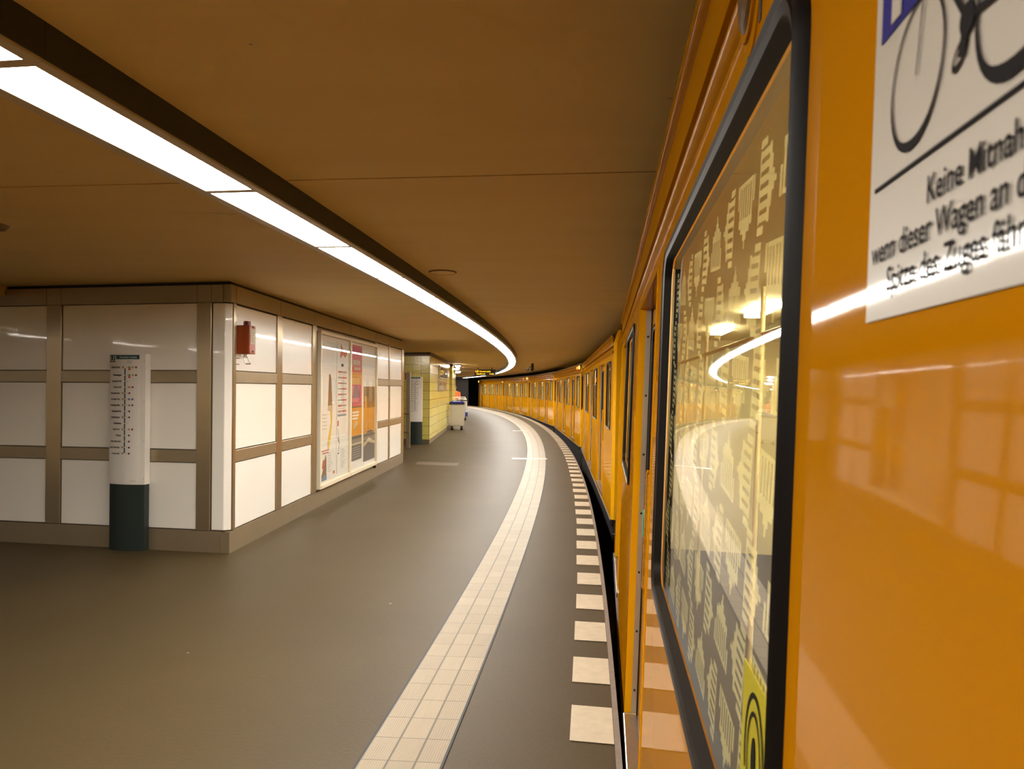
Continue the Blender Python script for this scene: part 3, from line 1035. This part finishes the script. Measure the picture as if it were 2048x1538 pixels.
# worker: one continuous skinned body
def worker(loc, rz):
    r = empty('person', loc, rz, 'person in orange safety vest and dark trousers behind the white cart', 'person')
    V = [(0, 0, .96), (0, .01, 1.12), (0, .02, 1.30), (0, .015, 1.44), (0, 0, 1.52), (0, -.01, 1.60), (0, -.02, 1.70), (0, -.005, 1.76),
         (.19, .01, 1.42), (.25, -.05, 1.14), (.20, -.26, 1.02), (.18, -.33, 1.02),
         (-.19, .01, 1.42), (-.25, -.05, 1.14), (-.20, -.26, 1.02), (-.18, -.33, 1.02),
         (.10, 0, .90), (.11, -.04, .50), (.11, .0, .09), (.12, -.13, .05),
         (-.10, 0, .90), (-.11, .03, .50), (-.11, .10, .09), (-.12, -.03, .05)]
    E = [(0, 1), (1, 2), (2, 3), (3, 4), (4, 5), (5, 6), (6, 7), (3, 8), (8, 9), (9, 10), (10, 11), (3, 12), (12, 13), (13, 14), (14, 15),
         (0, 16), (16, 17), (17, 18), (18, 19), (0, 20), (20, 21), (21, 22), (22, 23)]
    RR = [.15, .15, .17, .12, .06, .07, .095, .06, .07, .05, .038, .03, .07, .05, .038, .03, .10, .07, .05, .04, .10, .07, .05, .04]
    # fingers
    for sgn, base in ((1, 11), (-1, 15)):
        bx, by, bz = V[base]
        for k, L_ in enumerate((.062, .07, .066, .052)):
            i = len(V)
            ox = (k - 1.5) * .018
            V.append((bx + ox, by - .045, bz + .01)); V.append((bx + ox, by - .045 - L_ * .6, bz - .015)); V.append((bx + ox, by - .035 - L_ * .5, bz - .045))
            E += [(base, i), (i, i + 1), (i + 1, i + 2)]; RR += [.009, .0085, .008]
        i = len(V)
        V.append((bx - sgn * .04, by - .01, bz - .005)); V.append((bx - sgn * .05, by - .05, bz - .02))
        E += [(base, i), (i, i + 1)]; RR += [.011, .009]
    me = bpy.data.meshes.new('body')
    me.from_pydata(V, E, [])
    o = bpy.data.objects.new('body', me); COL.objects.link(o); o.parent = r
    sk = o.modifiers.new('skin', 'SKIN')
    for i, sv in enumerate(me.skin_vertices[0].data):
        sv.radius = (RR[i], RR[i] * (.75 if i < 4 else 1))
        sv.use_root = (i == 0)
    o.modifiers.new('sub', 'SUBSURF').render_levels = 2
    me.materials.append(M['skin'])
    n = 20
    ell = lambda cx, cy, z, a, b_: [(cx + a * math.cos(2 * math.pi * k / n), cy + b_ * math.sin(2 * math.pi * k / n), z) for k in range(n)]
    MB().loft([ell(0, .01, .86, .215, .165), ell(0, .01, 1.1, .205, .16), ell(0, .02, 1.3, .235, .17), ell(0, .01, 1.42, .225, .14), ell(0, 0, 1.50, .10, .09)],
              cap=False).build('safety_vest', M['vest'], r, smooth=True)
    for z in (1.0, 1.15):
        MB().loft([ell(0, .012, z, .213, .168), ell(0, .012, z + .05, .214, .169)], cap=False).build('reflective_band', M['print_w'], r, smooth=True)
    for s_, kx in ((1, (.0, -.04, 0)), (-1, (0, .03, .10))):
        MB().loft([ell(s_ * .095, 0, .95, .13, .14), ell(s_ * .11, kx[1], .5, .092, .095), ell(s_ * .11, kx[2], .10, .072, .075)]).build('trouser_leg', M['trousers'], r, smooth=True)
        MB().loft([ell(s_ * .21, .0, 1.45, .09, .09), ell(s_ * .255, -.05, 1.14, .068, .068), ell(s_ * .205, -.25, 1.025, .05, .05)]).build('sleeve', M['vest'], r, smooth=True)
        MB().box(s_ * .115 - .05, s_ * .115 + .05, kx[2] - .20, kx[2] + .07, 0, .09).build('boot', M['trousers'], r, bevel=.02)
    MB().loft([ell(0, .015, 1.69, .098, .105), ell(0, .02, 1.76, .10, .108), ell(0, .015, 1.81, .075, .085), ell(0, .01, 1.83, .02, .03)]).build('hair', M['hair'], r, smooth=True)
    b = MB()
    b.loft([[(-.012, -.112, 1.655), (.012, -.112, 1.655), (.006, -.108, 1.70), (-.006, -.108, 1.70)], [(-.01, -.135, 1.66), (.01, -.135, 1.66), (.003, -.115, 1.7), (-.003, -.115, 1.7)]])
    b.build('nose', M['skin'], r)
    for s_ in (1, -1):
        MB().tube((s_ * .035, -.112, 1.705), (s_ * .035, -.100, 1.705), .011, n=10).build('eye', M['print_k'], r)
        MB().loft([ell(s_ * .098, 0, 1.66, .008, .015), ell(s_ * .106, 0, 1.69, .010, .022), ell(s_ * .1, 0, 1.715, .006, .012)]).build('ear', M['skin'], r, smooth=True)
    MB().box(-.025, .025, -.108, -.098, 1.632, 1.638).build('mouth', M['redcap'], r)
    return r


worker((-3.04, 37.65, 0), R_(10))

# ------------------------------------------------------------------ hanging destination sign, camera, ceiling plates
sg = empty('destination_display', (-1.37, 36.0, 2.29), R_(2), 'black hanging display with amber letters under the ceiling', 'display')
MB().box(-.54, .54, -.12, .12, 0, .31).build('casing', M['under'], sg, bevel=.01)
for x in (-.35, .35):
    MB().box(x - .02, x + .02, -.02, .02, .31, .41).build('hanger', M['under'], sg)
T = lambda x, z: Matrix.Translation((x, -.124, z))
text_mesh('line_number', 'U3', .15, T(-.50, .17), M['led'], sg, bold=.006)
text_mesh('destination', 'Krumme Lanke', .115, T(-.28, .18), M['led'], sg, bold=.004, width=.78)
text_mesh('second_row', 'Zug fährt ab', .095, T(-.44, .06), M['led'], sg, bold=.004, width=.95)
text_mesh('minutes', '4 min', .10, T(.22, .06), M['led'], sg, bold=.005)

cc = empty('surveillance_camera', (.84, 29.6, CEIL), R_(20), 'pale surveillance camera on a dark bracket under the ceiling above the train', 'camera')
b = MB(); b.box(-.03, .05, -.04, .04, -.30, 0); b.box(-.10, .05, -.03, .03, -.30, -.24)
b.build('bracket', M['under'], cc)
MB().tube((-.22, -.10, -.26), (.0, .10, -.16), .07, n=16).build('camera_body', M['cart'], cc, smooth=True)
MB().tube((-.25, -.125, -.275), (-.22, -.10, -.26), .055, n=16).build('camera_lens', M['darkglass'], cc)

pl = empty('ceiling_cover_plate', (-.632, 6.4, CEIL), 0, 'flat round cover plate on the ceiling right of the strip light', 'cover plate')
MB().tube((0, 0, -.012), (0, 0, 0), .115, .125, 28).build('plate', M['ceiling'], pl, smooth=True)
b = MB(); b.loft([[(.128 * math.cos(t), .128 * math.sin(t), -.003) for t in [2 * math.pi * k / 28 for k in range(28)]],
                  [(.118 * math.cos(t), .118 * math.sin(t), -.013) for t in [2 * math.pi * k / 28 for k in range(28)]]], cap=False)
b.build('shadow_rim', M['cornice'], pl)
dn = empty('ceiling_spotlight', (-3.43, 4.63, CEIL), 0, 'small dark round ceiling fitting at the left picture edge', 'ceiling fitting')
MB().tube((0, 0, -.025), (0, 0, 0), .10, .12, 24).build('ring', M['cornice'], dn, smooth=True)
MB().tube((0, 0, -.05), (0, 0, -.02), .05, .07, 20).build('insert', M['under'], dn, smooth=True)


# ------------------------------------------------------------------ the train
LEN = 11.6
WID = 2.25
Z0, ZW0, ZW1, ZTOP = -.10, 1.07, 2.05, 2.13


PAINT = M['orange']


def wall_holes(name, m, parent, x0, x1, holes, y=0.0, z0=Z0, z1=ZTOP, rad=.09, n=6):
    """vertical plate in the x,z plane with rounded holes (hx0,hx1,hz0,hz1,r)"""
    b = MB()
    xs = sorted({x0, x1} | {v for h in holes for v in (h[0], h[1])})
    for a, c in zip(xs, xs[1:]):
        hs = sorted([h for h in holes if h[0] <= a + 1e-6 and h[1] >= c - 1e-6], key=lambda h: h[2])
        z = z0
        for h in hs:
            if h[2] > z + 1e-6: b.face([(a, y, z), (c, y, z), (c, y, h[2]), (a, y, h[2])])
            z = h[3]
            rr = h[4]
            if rr > 0:
                for cx, cz, sx, sz in ((h[0], h[2], 1, 1), (h[1], h[2], -1, 1), (h[0], h[3], 1, -1), (h[1], h[3], -1, -1)):
                    arc = [(cx + sx * rr * (1 - math.cos(t)), y, cz + sz * rr * (1 - math.sin(t))) for t in [math.pi / 2 * k / n for k in range(n + 1)]]
                    for p, q in zip(arc, arc[1:]): b.face([(cx, y, cz), p, q])
        if z1 > z + 1e-6: b.face([(a, y, z), (c, y, z), (c, y, z1), (a, y, z1)])
    return b.build(name, m, parent)


def gasket(parent, x0, x1, z0, z1, y, width=.05, r=.09, bulge=.016, name='window_gasket'):
    prof = [(0.0, .0), (.004, bulge * .7), (width * .3, bulge), (width * .48, bulge * .55), (width * .55, bulge * .85), (width * .85, bulge * .6), (width, -.012)]
    b = MB()
    rings = []
    for off, d in prof:
        rings.append([(x, y + d, z) for x, z in rrect(x0 + off, x1 - off, z0 + off, z1 - off, max(.02, r - off * .75), 8)])
    b.loft(rings, cap=False)
    return b.build(name, M['rubber'], parent, smooth=True)


def gate_print(parent, x0, x1, z0, z1, y):
    """frosted pattern of little six-column gates, turned in four directions"""
    b = MB()
    p = .128
    parts = [(-.045, .045, 0, .006), (-.046, .046, .050, .062), (-.030, .030, .062, .070), (-.012, .012, .070, .080), (-.004, .004, .080, .092)]
    parts += [(-.043 + .0155 * k, -.034 + .0155 * k, .006, .050) for k in range(6)]
    parts += [(-.058, -.048, 0, .034), (.048, .058, 0, .034)]
    j = 0
    z = z0 + .065
    while z < z1 - .05:
        i = 0
        x = x0 + .06 + (p / 2 if j % 2 else 0)
        while x < x1 - .05:
            a = R_([0, 90, 180, 270][(i + 2 * j) % 4] + 6)
            ca, sa = math.cos(a), math.sin(a)
            for q0, q1, e0, e1 in parts:
                b.face([(x + ca * u - sa * (v - .04), y, z + sa * u + ca * (v - .04)) for u, v in ((q0, e0), (q1, e0), (q1, e1), (q0, e1))])
            x += p
            i += 1
        z += p * .93
        j += 1
    return b.build('gate_print', M['film'], parent)


def window(car, x0, x1, z0, z1, vent=True, detail=False, y=0.0):
    g = gasket(car, x0, x1, z0, z1, y, .038, .085, .013)
    gx0, gx1, gz0, gz1 = x0 + .028, x1 - .028, z0 + .028, z1 - .028
    zt = z1 - .32
    if vent:
        p = MB().face([(gx0, y - .014, gz0), (gx1, y - .014, gz0), (gx1, y - .014, zt), (gx0, y - .014, zt)]).build('window_pane', M['glass'], car)
        v = MB().face([(gx0, y - .014, zt), (gx1, y - .014, zt), (gx1, y - .075, gz1), (gx0, y - .075, gz1)]).build('vent_pane', M['glass'], car)
        MB().box(gx0, gx1, y - .03, y + .004, zt - .012, zt + .012).build('transom', M['rubber'], car)
    else:
        p = MB().face([(gx0, y - .014, gz0), (gx1, y - .014, gz0), (gx1, y - .014, gz1), (gx0, y - .014, gz1)]).build('window_pane', M['glass'], car)
    if detail:
        gate_print(p, gx0 + .02, gx1 - .02, gz0 + .02, gz1 - .02, y - .0165)
    return p


def door(car, x0, x1, detail=False):
    """double sliding door in an opening x0..x1"""
    yd = -.062
    top = 2.06
    xm = (x0 + x1) / 2
    # reveals: edge in brighter yellow to make up for weak light, then screwed aluminium strip
    for xe, sg_ in ((x0, 1), (x1, -1)):
        MB().face([(xe, .004, Z0 + .1), (xe, -.030, Z0 + .1), (xe, -.030, top), (xe, .004, top)]).build('door_jamb', M['yellow'], car)
        st = MB().box(min(xe, xe + sg_ * .004), max(xe, xe + sg_ * .004), -.056, -.030, 0, top).build('jamb_strip', M['alu'], car)
        if detail:
            z = .12
            while z < top:
                MB().tube((xe + sg_ * .003, -.043, z), (xe + sg_ * .008, -.043, z), .006, n=10).build('screw', M['screw'], st)
                z += .30
        MB().box(min(xe, xe + sg_ * .02), max(xe, xe + sg_ * .035), -.075, -.056, 0, top).build('door_seal', M['rubber'], car)
    MB().face([(x0, .0, top), (x1, .0, top), (x1, -.075, top), (x0, -.075, top)]).build('door_head', PAINT, car)
    for a, c, hx in ((x0 + .01, xm - .008, -1), (xm + .008, x1 - .01, 1)):
        w0, w1 = a + .12, c - .12
        lf = wall_holes('door_leaf', PAINT, car, a, c, [(w0, w1, ZW0, 1.95, .07)], y=yd, z0=.0, z1=top)
        gasket(lf, w0 - .015, w1 + .015, ZW0 - .015, 1.965, yd, .035, .085, .010, 'door_window_gasket')
        MB().face([(w0, yd - .01, ZW0), (w1, yd - .01, ZW0), (w1, yd - .01, 1.95), (w0, yd - .01, 1.95)]).build('door_glass', M['glass'], lf)
        MB().box(c - .03 if hx < 0 else a, c if hx < 0 else a + .03, yd - .02, yd + .008, .0, top).build('leaf_edge', M['rubber'], lf)
        hxp = c - .07 if hx < 0 else a + .07
        MB().box(hxp - .018, hxp + .018, yd, yd + .035, .78, 1.30).build('door_handle', PAINT, lf, bevel=.008)
        if detail:
            e = x1 - .06
    # threshold
    MB().box(x0 - .01, x1 + .01, -.08, .010, -.045, -.004).build('door_sill', M['sill'], car, bevel=.006)


def cross(car):
    """roof and gutter, swept along the car"""
    prof_lintel = [(.0, 2.13), (.010, 2.135), (.016, 2.148), (.010, 2.161), (.0, 2.167), (-.004, 2.215), (-.030, 2.222), (-.030, 2.240), (-.002, 2.246)]
    prof_gut = [(-.002, 2.246), (.004, 2.27), (.006, 2.33), (.004, 2.345)] + [(.006 + .018 * math.sin(R_(t)), 2.368 - .022 * math.cos(R_(t))) for t in range(20, 181, 20)]
    prof_roof = [(.006, 2.390), (-.02, 2.41), (-.05, 2.44), (-.20, 2.50), (-.5, 2.55), (-WID / 2, 2.585)]
    for nm, pr, m in (('cant_rail', prof_lintel, M['orange_dull']), ('gutter', prof_gut, M['orange_dull'])):
        b = MB()
        b.loft([[(0, y, z) for y, z in pr], [(LEN, y, z) for y, z in pr]], cap=False, close=False)
        b.build(nm, m, car, smooth=True)
    full = prof_roof + [(-WID - y, z) for y, z in reversed(prof_roof[:-1])]
    MB().loft([[(0, y, z) for y, z in full], [(LEN, y, z) for y, z in full]], cap=False, close=False).build('roof', M['cart'], car, smooth=True)


def end_wall(car, x, near, cab):
    """end of the car at local x"""
    s_ = -1 if near else 1
    poly = [(0, Z0), (0, 2.28), (-.05, 2.44), (-.3, 2.52), (-WID / 2, 2.585), (-WID + .3, 2.52), (-WID + .05, 2.44), (-WID, 2.28), (-WID, Z0)]
    b = MB()
    b.loft([[(x, y, z) for y, z in poly], [(x + s_ * .05, y * .96 - .04, z) for y, z in poly]])
    o = b.build('end_wall', M['yellow'], car)
    xo = x + s_ * .052
    if cab:
        for y0, y1, m_, z0, z1, nm in ((-.015, -.72, M['darkglass'], 1.02, 2.15, 'windscreen'), (-1.5, -2.12, M['darkglass'], 1.02, 2.15, 'windscreen'),
                                      (-.82, -1.42, M['darkglass'], .2, 2.1, 'end_door')):
            MB().box(min(xo, xo + s_ * .012), max(xo, xo + s_ * .012), y1, y0, z0, z1).build(nm, m_, o, bevel=.004)
        for y in (-.3, -WID + .3):
            MB().tube((xo, y, .55), (xo + s_ * .03, y, .55), .08, n=18).build('end_lamp', M['chrome'], o)
        MB().box(min(xo, xo + s_ * .02), max(xo, xo + s_ * .02), -.5, -.16, .30, .78).build('vent_grille', M['under'], o)
    else:
        MB().box(min(xo, xo + s_ * .01), max(xo, xo + s_ * .01), -1.55, -.7, .0, 2.0).build('end_door', PAINT, o)
        MB().box(min(xo, xo + s_ * .014), max(xo, xo + s_ * .014), -1.4, -.85, 1.05, 1.8).build('end_window', M['darkglass'], o)
        MB().box(min(xo, xo + s_ * .012), max(xo, xo + s_ * .012), -.20, -.185, .95, 2.2).build('grab_rail', M['under'], o)
    return o


def car_shell(car, doors, windows, near_cab, far_cab, detail=False, extra=None):
    holes = [(x0, x1, 0.0 if False else -.02, 2.06, 0) for x0, x1 in doors]
    for x0, x1 in windows:
        i = .015
        holes.append((x0 + i, x1 - i, ZW0 + i, ZW1 - i, .075))
    wall_holes('side_wall', PAINT, car, 0, LEN, holes, y=0.0)
    cross(car)
    for x0, x1 in doors: door(car, x0, x1, detail)
    for x0, x1 in windows:
        window(car, x0, x1, ZW0, ZW1, vent=not detail and (x1 - x0) > .9, detail=detail)
    end_wall(car, 0, True, near_cab)
    end_wall(car, LEN, False, far_cab)
    MB().box(.02, LEN - .02, -WID + .03, -.035, -.95, Z0 - .005).build('underframe', M['under'], car)
    MB().box(0, LEN, -.036, .012, Z0 - .075, Z0 - .0).build('rub_rail', M['under'], car, bevel=.01)
    # inside
    b = MB()
    b.box(.06, LEN - .06, -WID + .04, -.09, -.02, .0)
    b.build('cabin_floor', M['conc'], car)
    b = MB()
    b.face([(.06, -.09, 2.20), (LEN - .06, -.09, 2.20), (LEN - .06, -WID + .09, 2.20), (.06, -WID + .09, 2.20)])
    b.box(.06, .08, -WID + .04, -.09, 0, 2.2); b.box(LEN - .08, LEN - .06, -WID + .04, -.09, 0, 2.2)
    b.build('lining', M['lining'], car)
    far_h = [(x0 + .1, x1 - .1, ZW0, ZW1, .08) for x0, x1 in windows if x1 - x0 > .9] + [(x0 + .15, x1 - .15, ZW0, 1.95, .08) for x0, x1 in doors]
    wall_holes('far_wall', M['lining'], car, .02, LEN - .02, far_h, y=-WID + .04, z0=-.1, z1=2.2)
    wall_holes('outer_skin', PAINT, car, .0, LEN, far_h, y=-WID, z0=-.1, z1=2.41)
    b = MB()
    for h in far_h: b.face([(h[0], -WID + .02, h[2]), (h[1], -WID + .02, h[2]), (h[1], -WID + .02, h[3]), (h[0], -WID + .02, h[3])])
    b.build('far_glazing', M['glass'], car)
    lx = .5
    while lx < LEN - .9:
        for y in (-.80, -WID + .70):
            MB().box(lx, lx + .62, y - .05, y + .05, 2.165, 2.198).build('cabin_lamp', M['inglow'], car)
        lx += 1.55
    if detail:
        segs = [(x0, x1) for x0, x1 in windows if x1 - x0 > .9]
        for x0, x1 in segs:
            for sgn, y in ((1, -WID + .06),):
                st = MB().prism([(x0 - .05, .38), (x1 + .05, .38), (x1 + .05, .47), (x0 - .05, .47)], y, y + .45).build('seat', M['seat'], car, bevel=.02)
                MB().box(x0 - .05, x1 + .05, y, y + .08, .47, .98).build('seat_back', M['seat'], st, bevel=.02)
        for x in [d[0] - .08 for d in doors] + [d[1] + .08 for d in doors]:
            if 0 < x < LEN:
                for y in (-.62, -WID + .60):
                    MB().tube((x, y, .0), (x, y, 2.2), .013).build('grab_pole', M['pole'], car, smooth=True)
                pts = [(x, -WID + .60, .95), (x, -WID + .2, .95), (x, -WID + .1, .85), (x, -WID + .1, .45)]
                MB().path(pts, .015).build('seat_rail', M['pole'], car, smooth=True)
        for y in (-.62, -WID + .60):
            MB().tube((.1, y, 1.95), (LEN - .1, y, 1.95), .015).build('ceiling_rail', M['pole'], car, smooth=True)


cars = []


def add_car(P, heading, lean, label):
    r = empty('subway_car', (P[0], P[1], 0), R_(90 - heading), label, 'subway car', 'cars of the orange train', rx=R_(lean))
    cars.append(r)
    return r


TH = R_(7.46)
n1 = Vector((math.cos(TH), -math.sin(TH)))
u1 = Vector((math.sin(TH), math.cos(TH)))
S0 = -3.9
P1 = n1 * .11 + u1 * S0
c1 = add_car(P1, 7.46, 1.9, 'nearest orange subway car filling the right side, with large window and bicycle notice')
X = lambda s_: s_ - S0
car_shell(c1, [(X(-2.1), X(-.95)), (X(2.45), X(3.68)), (X(5.85), X(7.08))], [(X(.64), X(2.10)), (X(4.25), X(5.55))], False, False, True)
# bicycle notice on the near panel
nt = MB().prism(rrect(X(.24), X(.478), 1.694, 1.955, .0008, 2), .0005, .0015).build('bicycle_notice', M['stick_w'], c1)
lab(nt, 'white notice with bicycle drawing and German text')
Y = .0025
# lettering runs from far (high x) to near (low x) as read from the platform
FL = lambda s_, z: Matrix.Translation((X(s_), Y, z)) @ Matrix.Scale(-1, 4, (1, 0, 0))
text_mesh('lettering', 'Keine Mitnahme', .0205, FL(.395, 1.7485), M['print_k'], nt, width=.80, bold=.0002)
text_mesh('lettering', 'wenn dieser Wagen an der', .0205, FL(.469, 1.7288), M['print_k'], nt, width=.80, bold=.0002)
text_mesh('lettering', 'Spitze des Zuges fährt', .0205, FL(.4445, 1.7095), M['print_k'], nt, width=.80, bold=.0002)
MB().box(X(.25), X(.468), .0018, .0026, 1.7738, 1.7762).build('rule_line', M['print_k'], nt)


def ringm(cs, cz, r0x, r0z, thin, thick, name):
    b = MB()
    n = 36
    oo, ii = [], []
    for k in range(n):
        t = 2 * math.pi * k / n
        th = thin + (thick - thin) * max(0, -math.sin(t)) ** 2
        sh = -.004 * math.sin(t)
        oo.append((X(cs + sh) + r0x * math.cos(t), cz + r0z * math.sin(t)))
        ii.append((X(cs + sh) + (r0x - min(th, thin * 1.3)) * math.cos(t), cz + (r0z - th) * math.sin(t)))
    for k in range(n):
        j = (k + 1) % n
        b.face([(oo[k][0], Y, oo[k][1]), (oo[j][0], Y, oo[j][1]), (ii[j][0], Y, ii[j][1]), (ii[k][0], Y, ii[k][1])])
    return b.build(name, M['print_k'], nt)


ringm(.4135, 1.825, .0335, .041, .0022, .006, 'bicycle_wheel')
ringm(.3135, 1.822, .0365, .041, .0026, .009, 'bicycle_wheel')
ringm(.3640, 1.8125, .0065, .0075, .0022, .0035, 'bicycle_pedal')


def bar2(a, c, w, name='bicycle_frame'):
    a, c = Vector(a), Vector(c)
    d = (c - a).normalized(); p = Vector((-d.y, d.x)) * w / 2
    q = [a + p, c + p, c - p, a - p]
    MB().face([(X(v_.x), Y + .0004, v_.y) for v_ in q]).build(name, M['print_k'], nt)


bar2((.4125, 1.8235), (.405, 1.872), .0015)
bar2((.405, 1.872), (.398, 1.90), .0015)
bar2((.401, 1.885), (.357, 1.826), .004)
bar2((.401, 1.886), (.338, 1.884), .004)
bar2((.357, 1.826), (.338, 1.892), .004)
bar2((.357, 1.826), (.3135, 1.822), .004)
bar2((.340, 1.884), (.3135, 1.822), .003)
bar2((.357, 1.828), (.362, 1.810), .007)
MB().prism([(X(.357) + .007 * math.cos(t), 1.826 + .008 * math.sin(t)) for t in [2 * math.pi * k / 20 for k in range(20)]], Y, Y + .0006).build('bicycle_chainring', M['print_k'], nt)
MB().prism(R4(X(.405), X(.466), 1.8655, 1.94), Y - .0006, Y).build('blue_emblem', M['stick_b'], nt)
MB().prism(R4(X(.4355), X(.4486), 1.8695, 1.93), Y + .0004, Y + .001).build('emblem_bar', M['stick_w'], nt)
# yellow sticker inside the big window's lower corner
sy = MB().prism([(X(.735), 1.14), (X(.868), 1.14), (X(.868), 1.335), (X(.735), 1.335)], -.012, -.0105).build('yellow_sticker', M['stick_y'], c1)
lab(sy, 'yellow sticker with a black eye drawing')
for r0, r1_, w_ in ((.048, .058, .005), (.034, .042, .004), (.010, .018, 1)):
    b = MB(); n = 32
    cx, cz = X(.800), 1.248
    if w_ == 1:
        b.prism([(cx + r0 * math.cos(2 * math.pi * k / n), cz + r1_ * 1.4 * math.sin(2 * math.pi * k / n)) for k in range(n)], -.0098, -.0092)
    else:
        ks = range(n) if r0 < .04 else range(-2, 22)
        for k in ks:
            t0, t1 = 2 * math.pi * k / n, 2 * math.pi * (k + 1) / n
            pr = lambda t, rr, e: (cx + (rr - e) * math.cos(t), -.0095, cz + (r1_ - e) * 1.25 * math.sin(t))
            b.face([pr(t0, r0, 0), pr(t1, r0, 0), pr(t1, r0, w_), pr(t0, r0, w_)])
    b.build('eye_drawing', M['print_k'], sy)
# oval side lamp above the window
sl = MB(Matrix.Translation((X(.915), 0, 2.195)))
n = 24
sl.loft([[(.055 * k_ * math.cos(2 * math.pi * i / n), y_, .11 * k_ * math.sin(2 * math.pi * i / n)) for i in range(n)] for k_, y_ in ((1.15, -.03), (1.15, .002), (1.0, .004), (1.0, .008))])
so = sl.build('side_lamp', M['orange'], c1, smooth=True)
MB(Matrix.Translation((X(.915), 0, 2.195))).loft([[(.047 * k_ * math.cos(2 * math.pi * i / n), y_, .10 * k_ * math.sin(2 * math.pi * i / n)) for i in range(n)] for k_, y_ in ((1, .007), (.95, .012), (.6, .016), (.1, .017))]).build('lamp_lens', M['lens'], so, smooth=True)
MB().box(X(.868), X(.858), -.005, .0012, 2.085, 2.11).build('lamp_slot', M['black'], so)
MB().box(X(.935), X(.925), -.005, .0012, 2.068, 2.085).build('lamp_slot', M['black'], so)
# green door button on the far door edge
MB(Matrix.Translation((X(3.40), -.05, 1.02))).prism(rrect(-.025, .025, -.065, .065, .024, 5), 0, .014).build('door_button', M['greenb'], c1, smooth=True)
# red emergency handle on the far inside wall
MB().box(X(1.75), X(1.95), -WID + .06, -WID + .16, 1.78, 1.98).build('emergency_handle', M['redbox'], c1, bevel=.01)

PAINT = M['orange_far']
STD_D = [(1.75, 3.30), (5.30, 6.85), (8.90, 10.40)]
STD_W = [(.35, 1.15), (3.72, 4.90), (7.25, 8.45), (10.72, 11.25)]
spec = [((1.335, 9.55), 3.59, .8, 'orange car behind the nearest one, in front of the first amber roof lamps', False, True),
        ((2.065, 21.5), -.5, .5, 'third orange car, with dark cab window at its near end by the bright lamp', True, False),
        ((1.945, 33.6), -4.5, .5, 'fourth orange car along the curve, between the two cab ends', False, True),
        ((1.01, 45.4), -8.7, .4, 'fifth orange car along the curve, beyond the second pair of amber lamps', True, False),
        ((-.76, 57.1), -12.4, .3, 'farthest orange car at the dark tunnel mouth', False, True)]


def copy_tree(o, parent, skip=()):
    c = o.copy(); COL.objects.link(c); c.parent = parent
    for ch in o.children: copy_tree(ch, c)
    return c


c2 = None
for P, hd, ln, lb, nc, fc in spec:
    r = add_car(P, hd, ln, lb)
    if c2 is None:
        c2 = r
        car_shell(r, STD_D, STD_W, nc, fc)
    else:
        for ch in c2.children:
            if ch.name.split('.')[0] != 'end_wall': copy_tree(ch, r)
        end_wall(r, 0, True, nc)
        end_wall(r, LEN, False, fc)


def roof_lamp(car, x, m, big=1.0):
    o = MB(Matrix.Translation((x, .01, 2.30))).box(-.06, .06, -.04, .01, -.05, .05).build('lamp_bracket', M['under'], car)
    MB(Matrix.Translation((x, .01, 2.30))).loft([[(.05 * big * k * math.cos(2 * math.pi * i / 14), y, .045 * big * k * math.sin(2 * math.pi * i / 14)) for i in range(14)] for k, y in ((1, .01), (.9, .04), (.4, .06))]).build('marker_lamp', m, o, smooth=True)


roof_lamp(cars[2], .15, M['amber'], 1.2)
roof_lamp(cars[2], .75, M['redlamp'], 1.2)
roof_lamp(cars[4], .2, M['amber'], 1.6)
roof_lamp(cars[4], 1.6, M['redlamp'], 1.3)
roof_lamp(cars[5], 11.3, M['amber'], 1.8)
# couplers between cars
for a in cars[1:]:
    MB().box(-.55, .0, -1.35, -.85, -.7, -.25).build('coupler', M['under'], a, bevel=.03)
    MB().tube((-.35, -.10, -.28), (.02, -.06, -.32), .035).build('hose', M['rubber'], a, smooth=True)
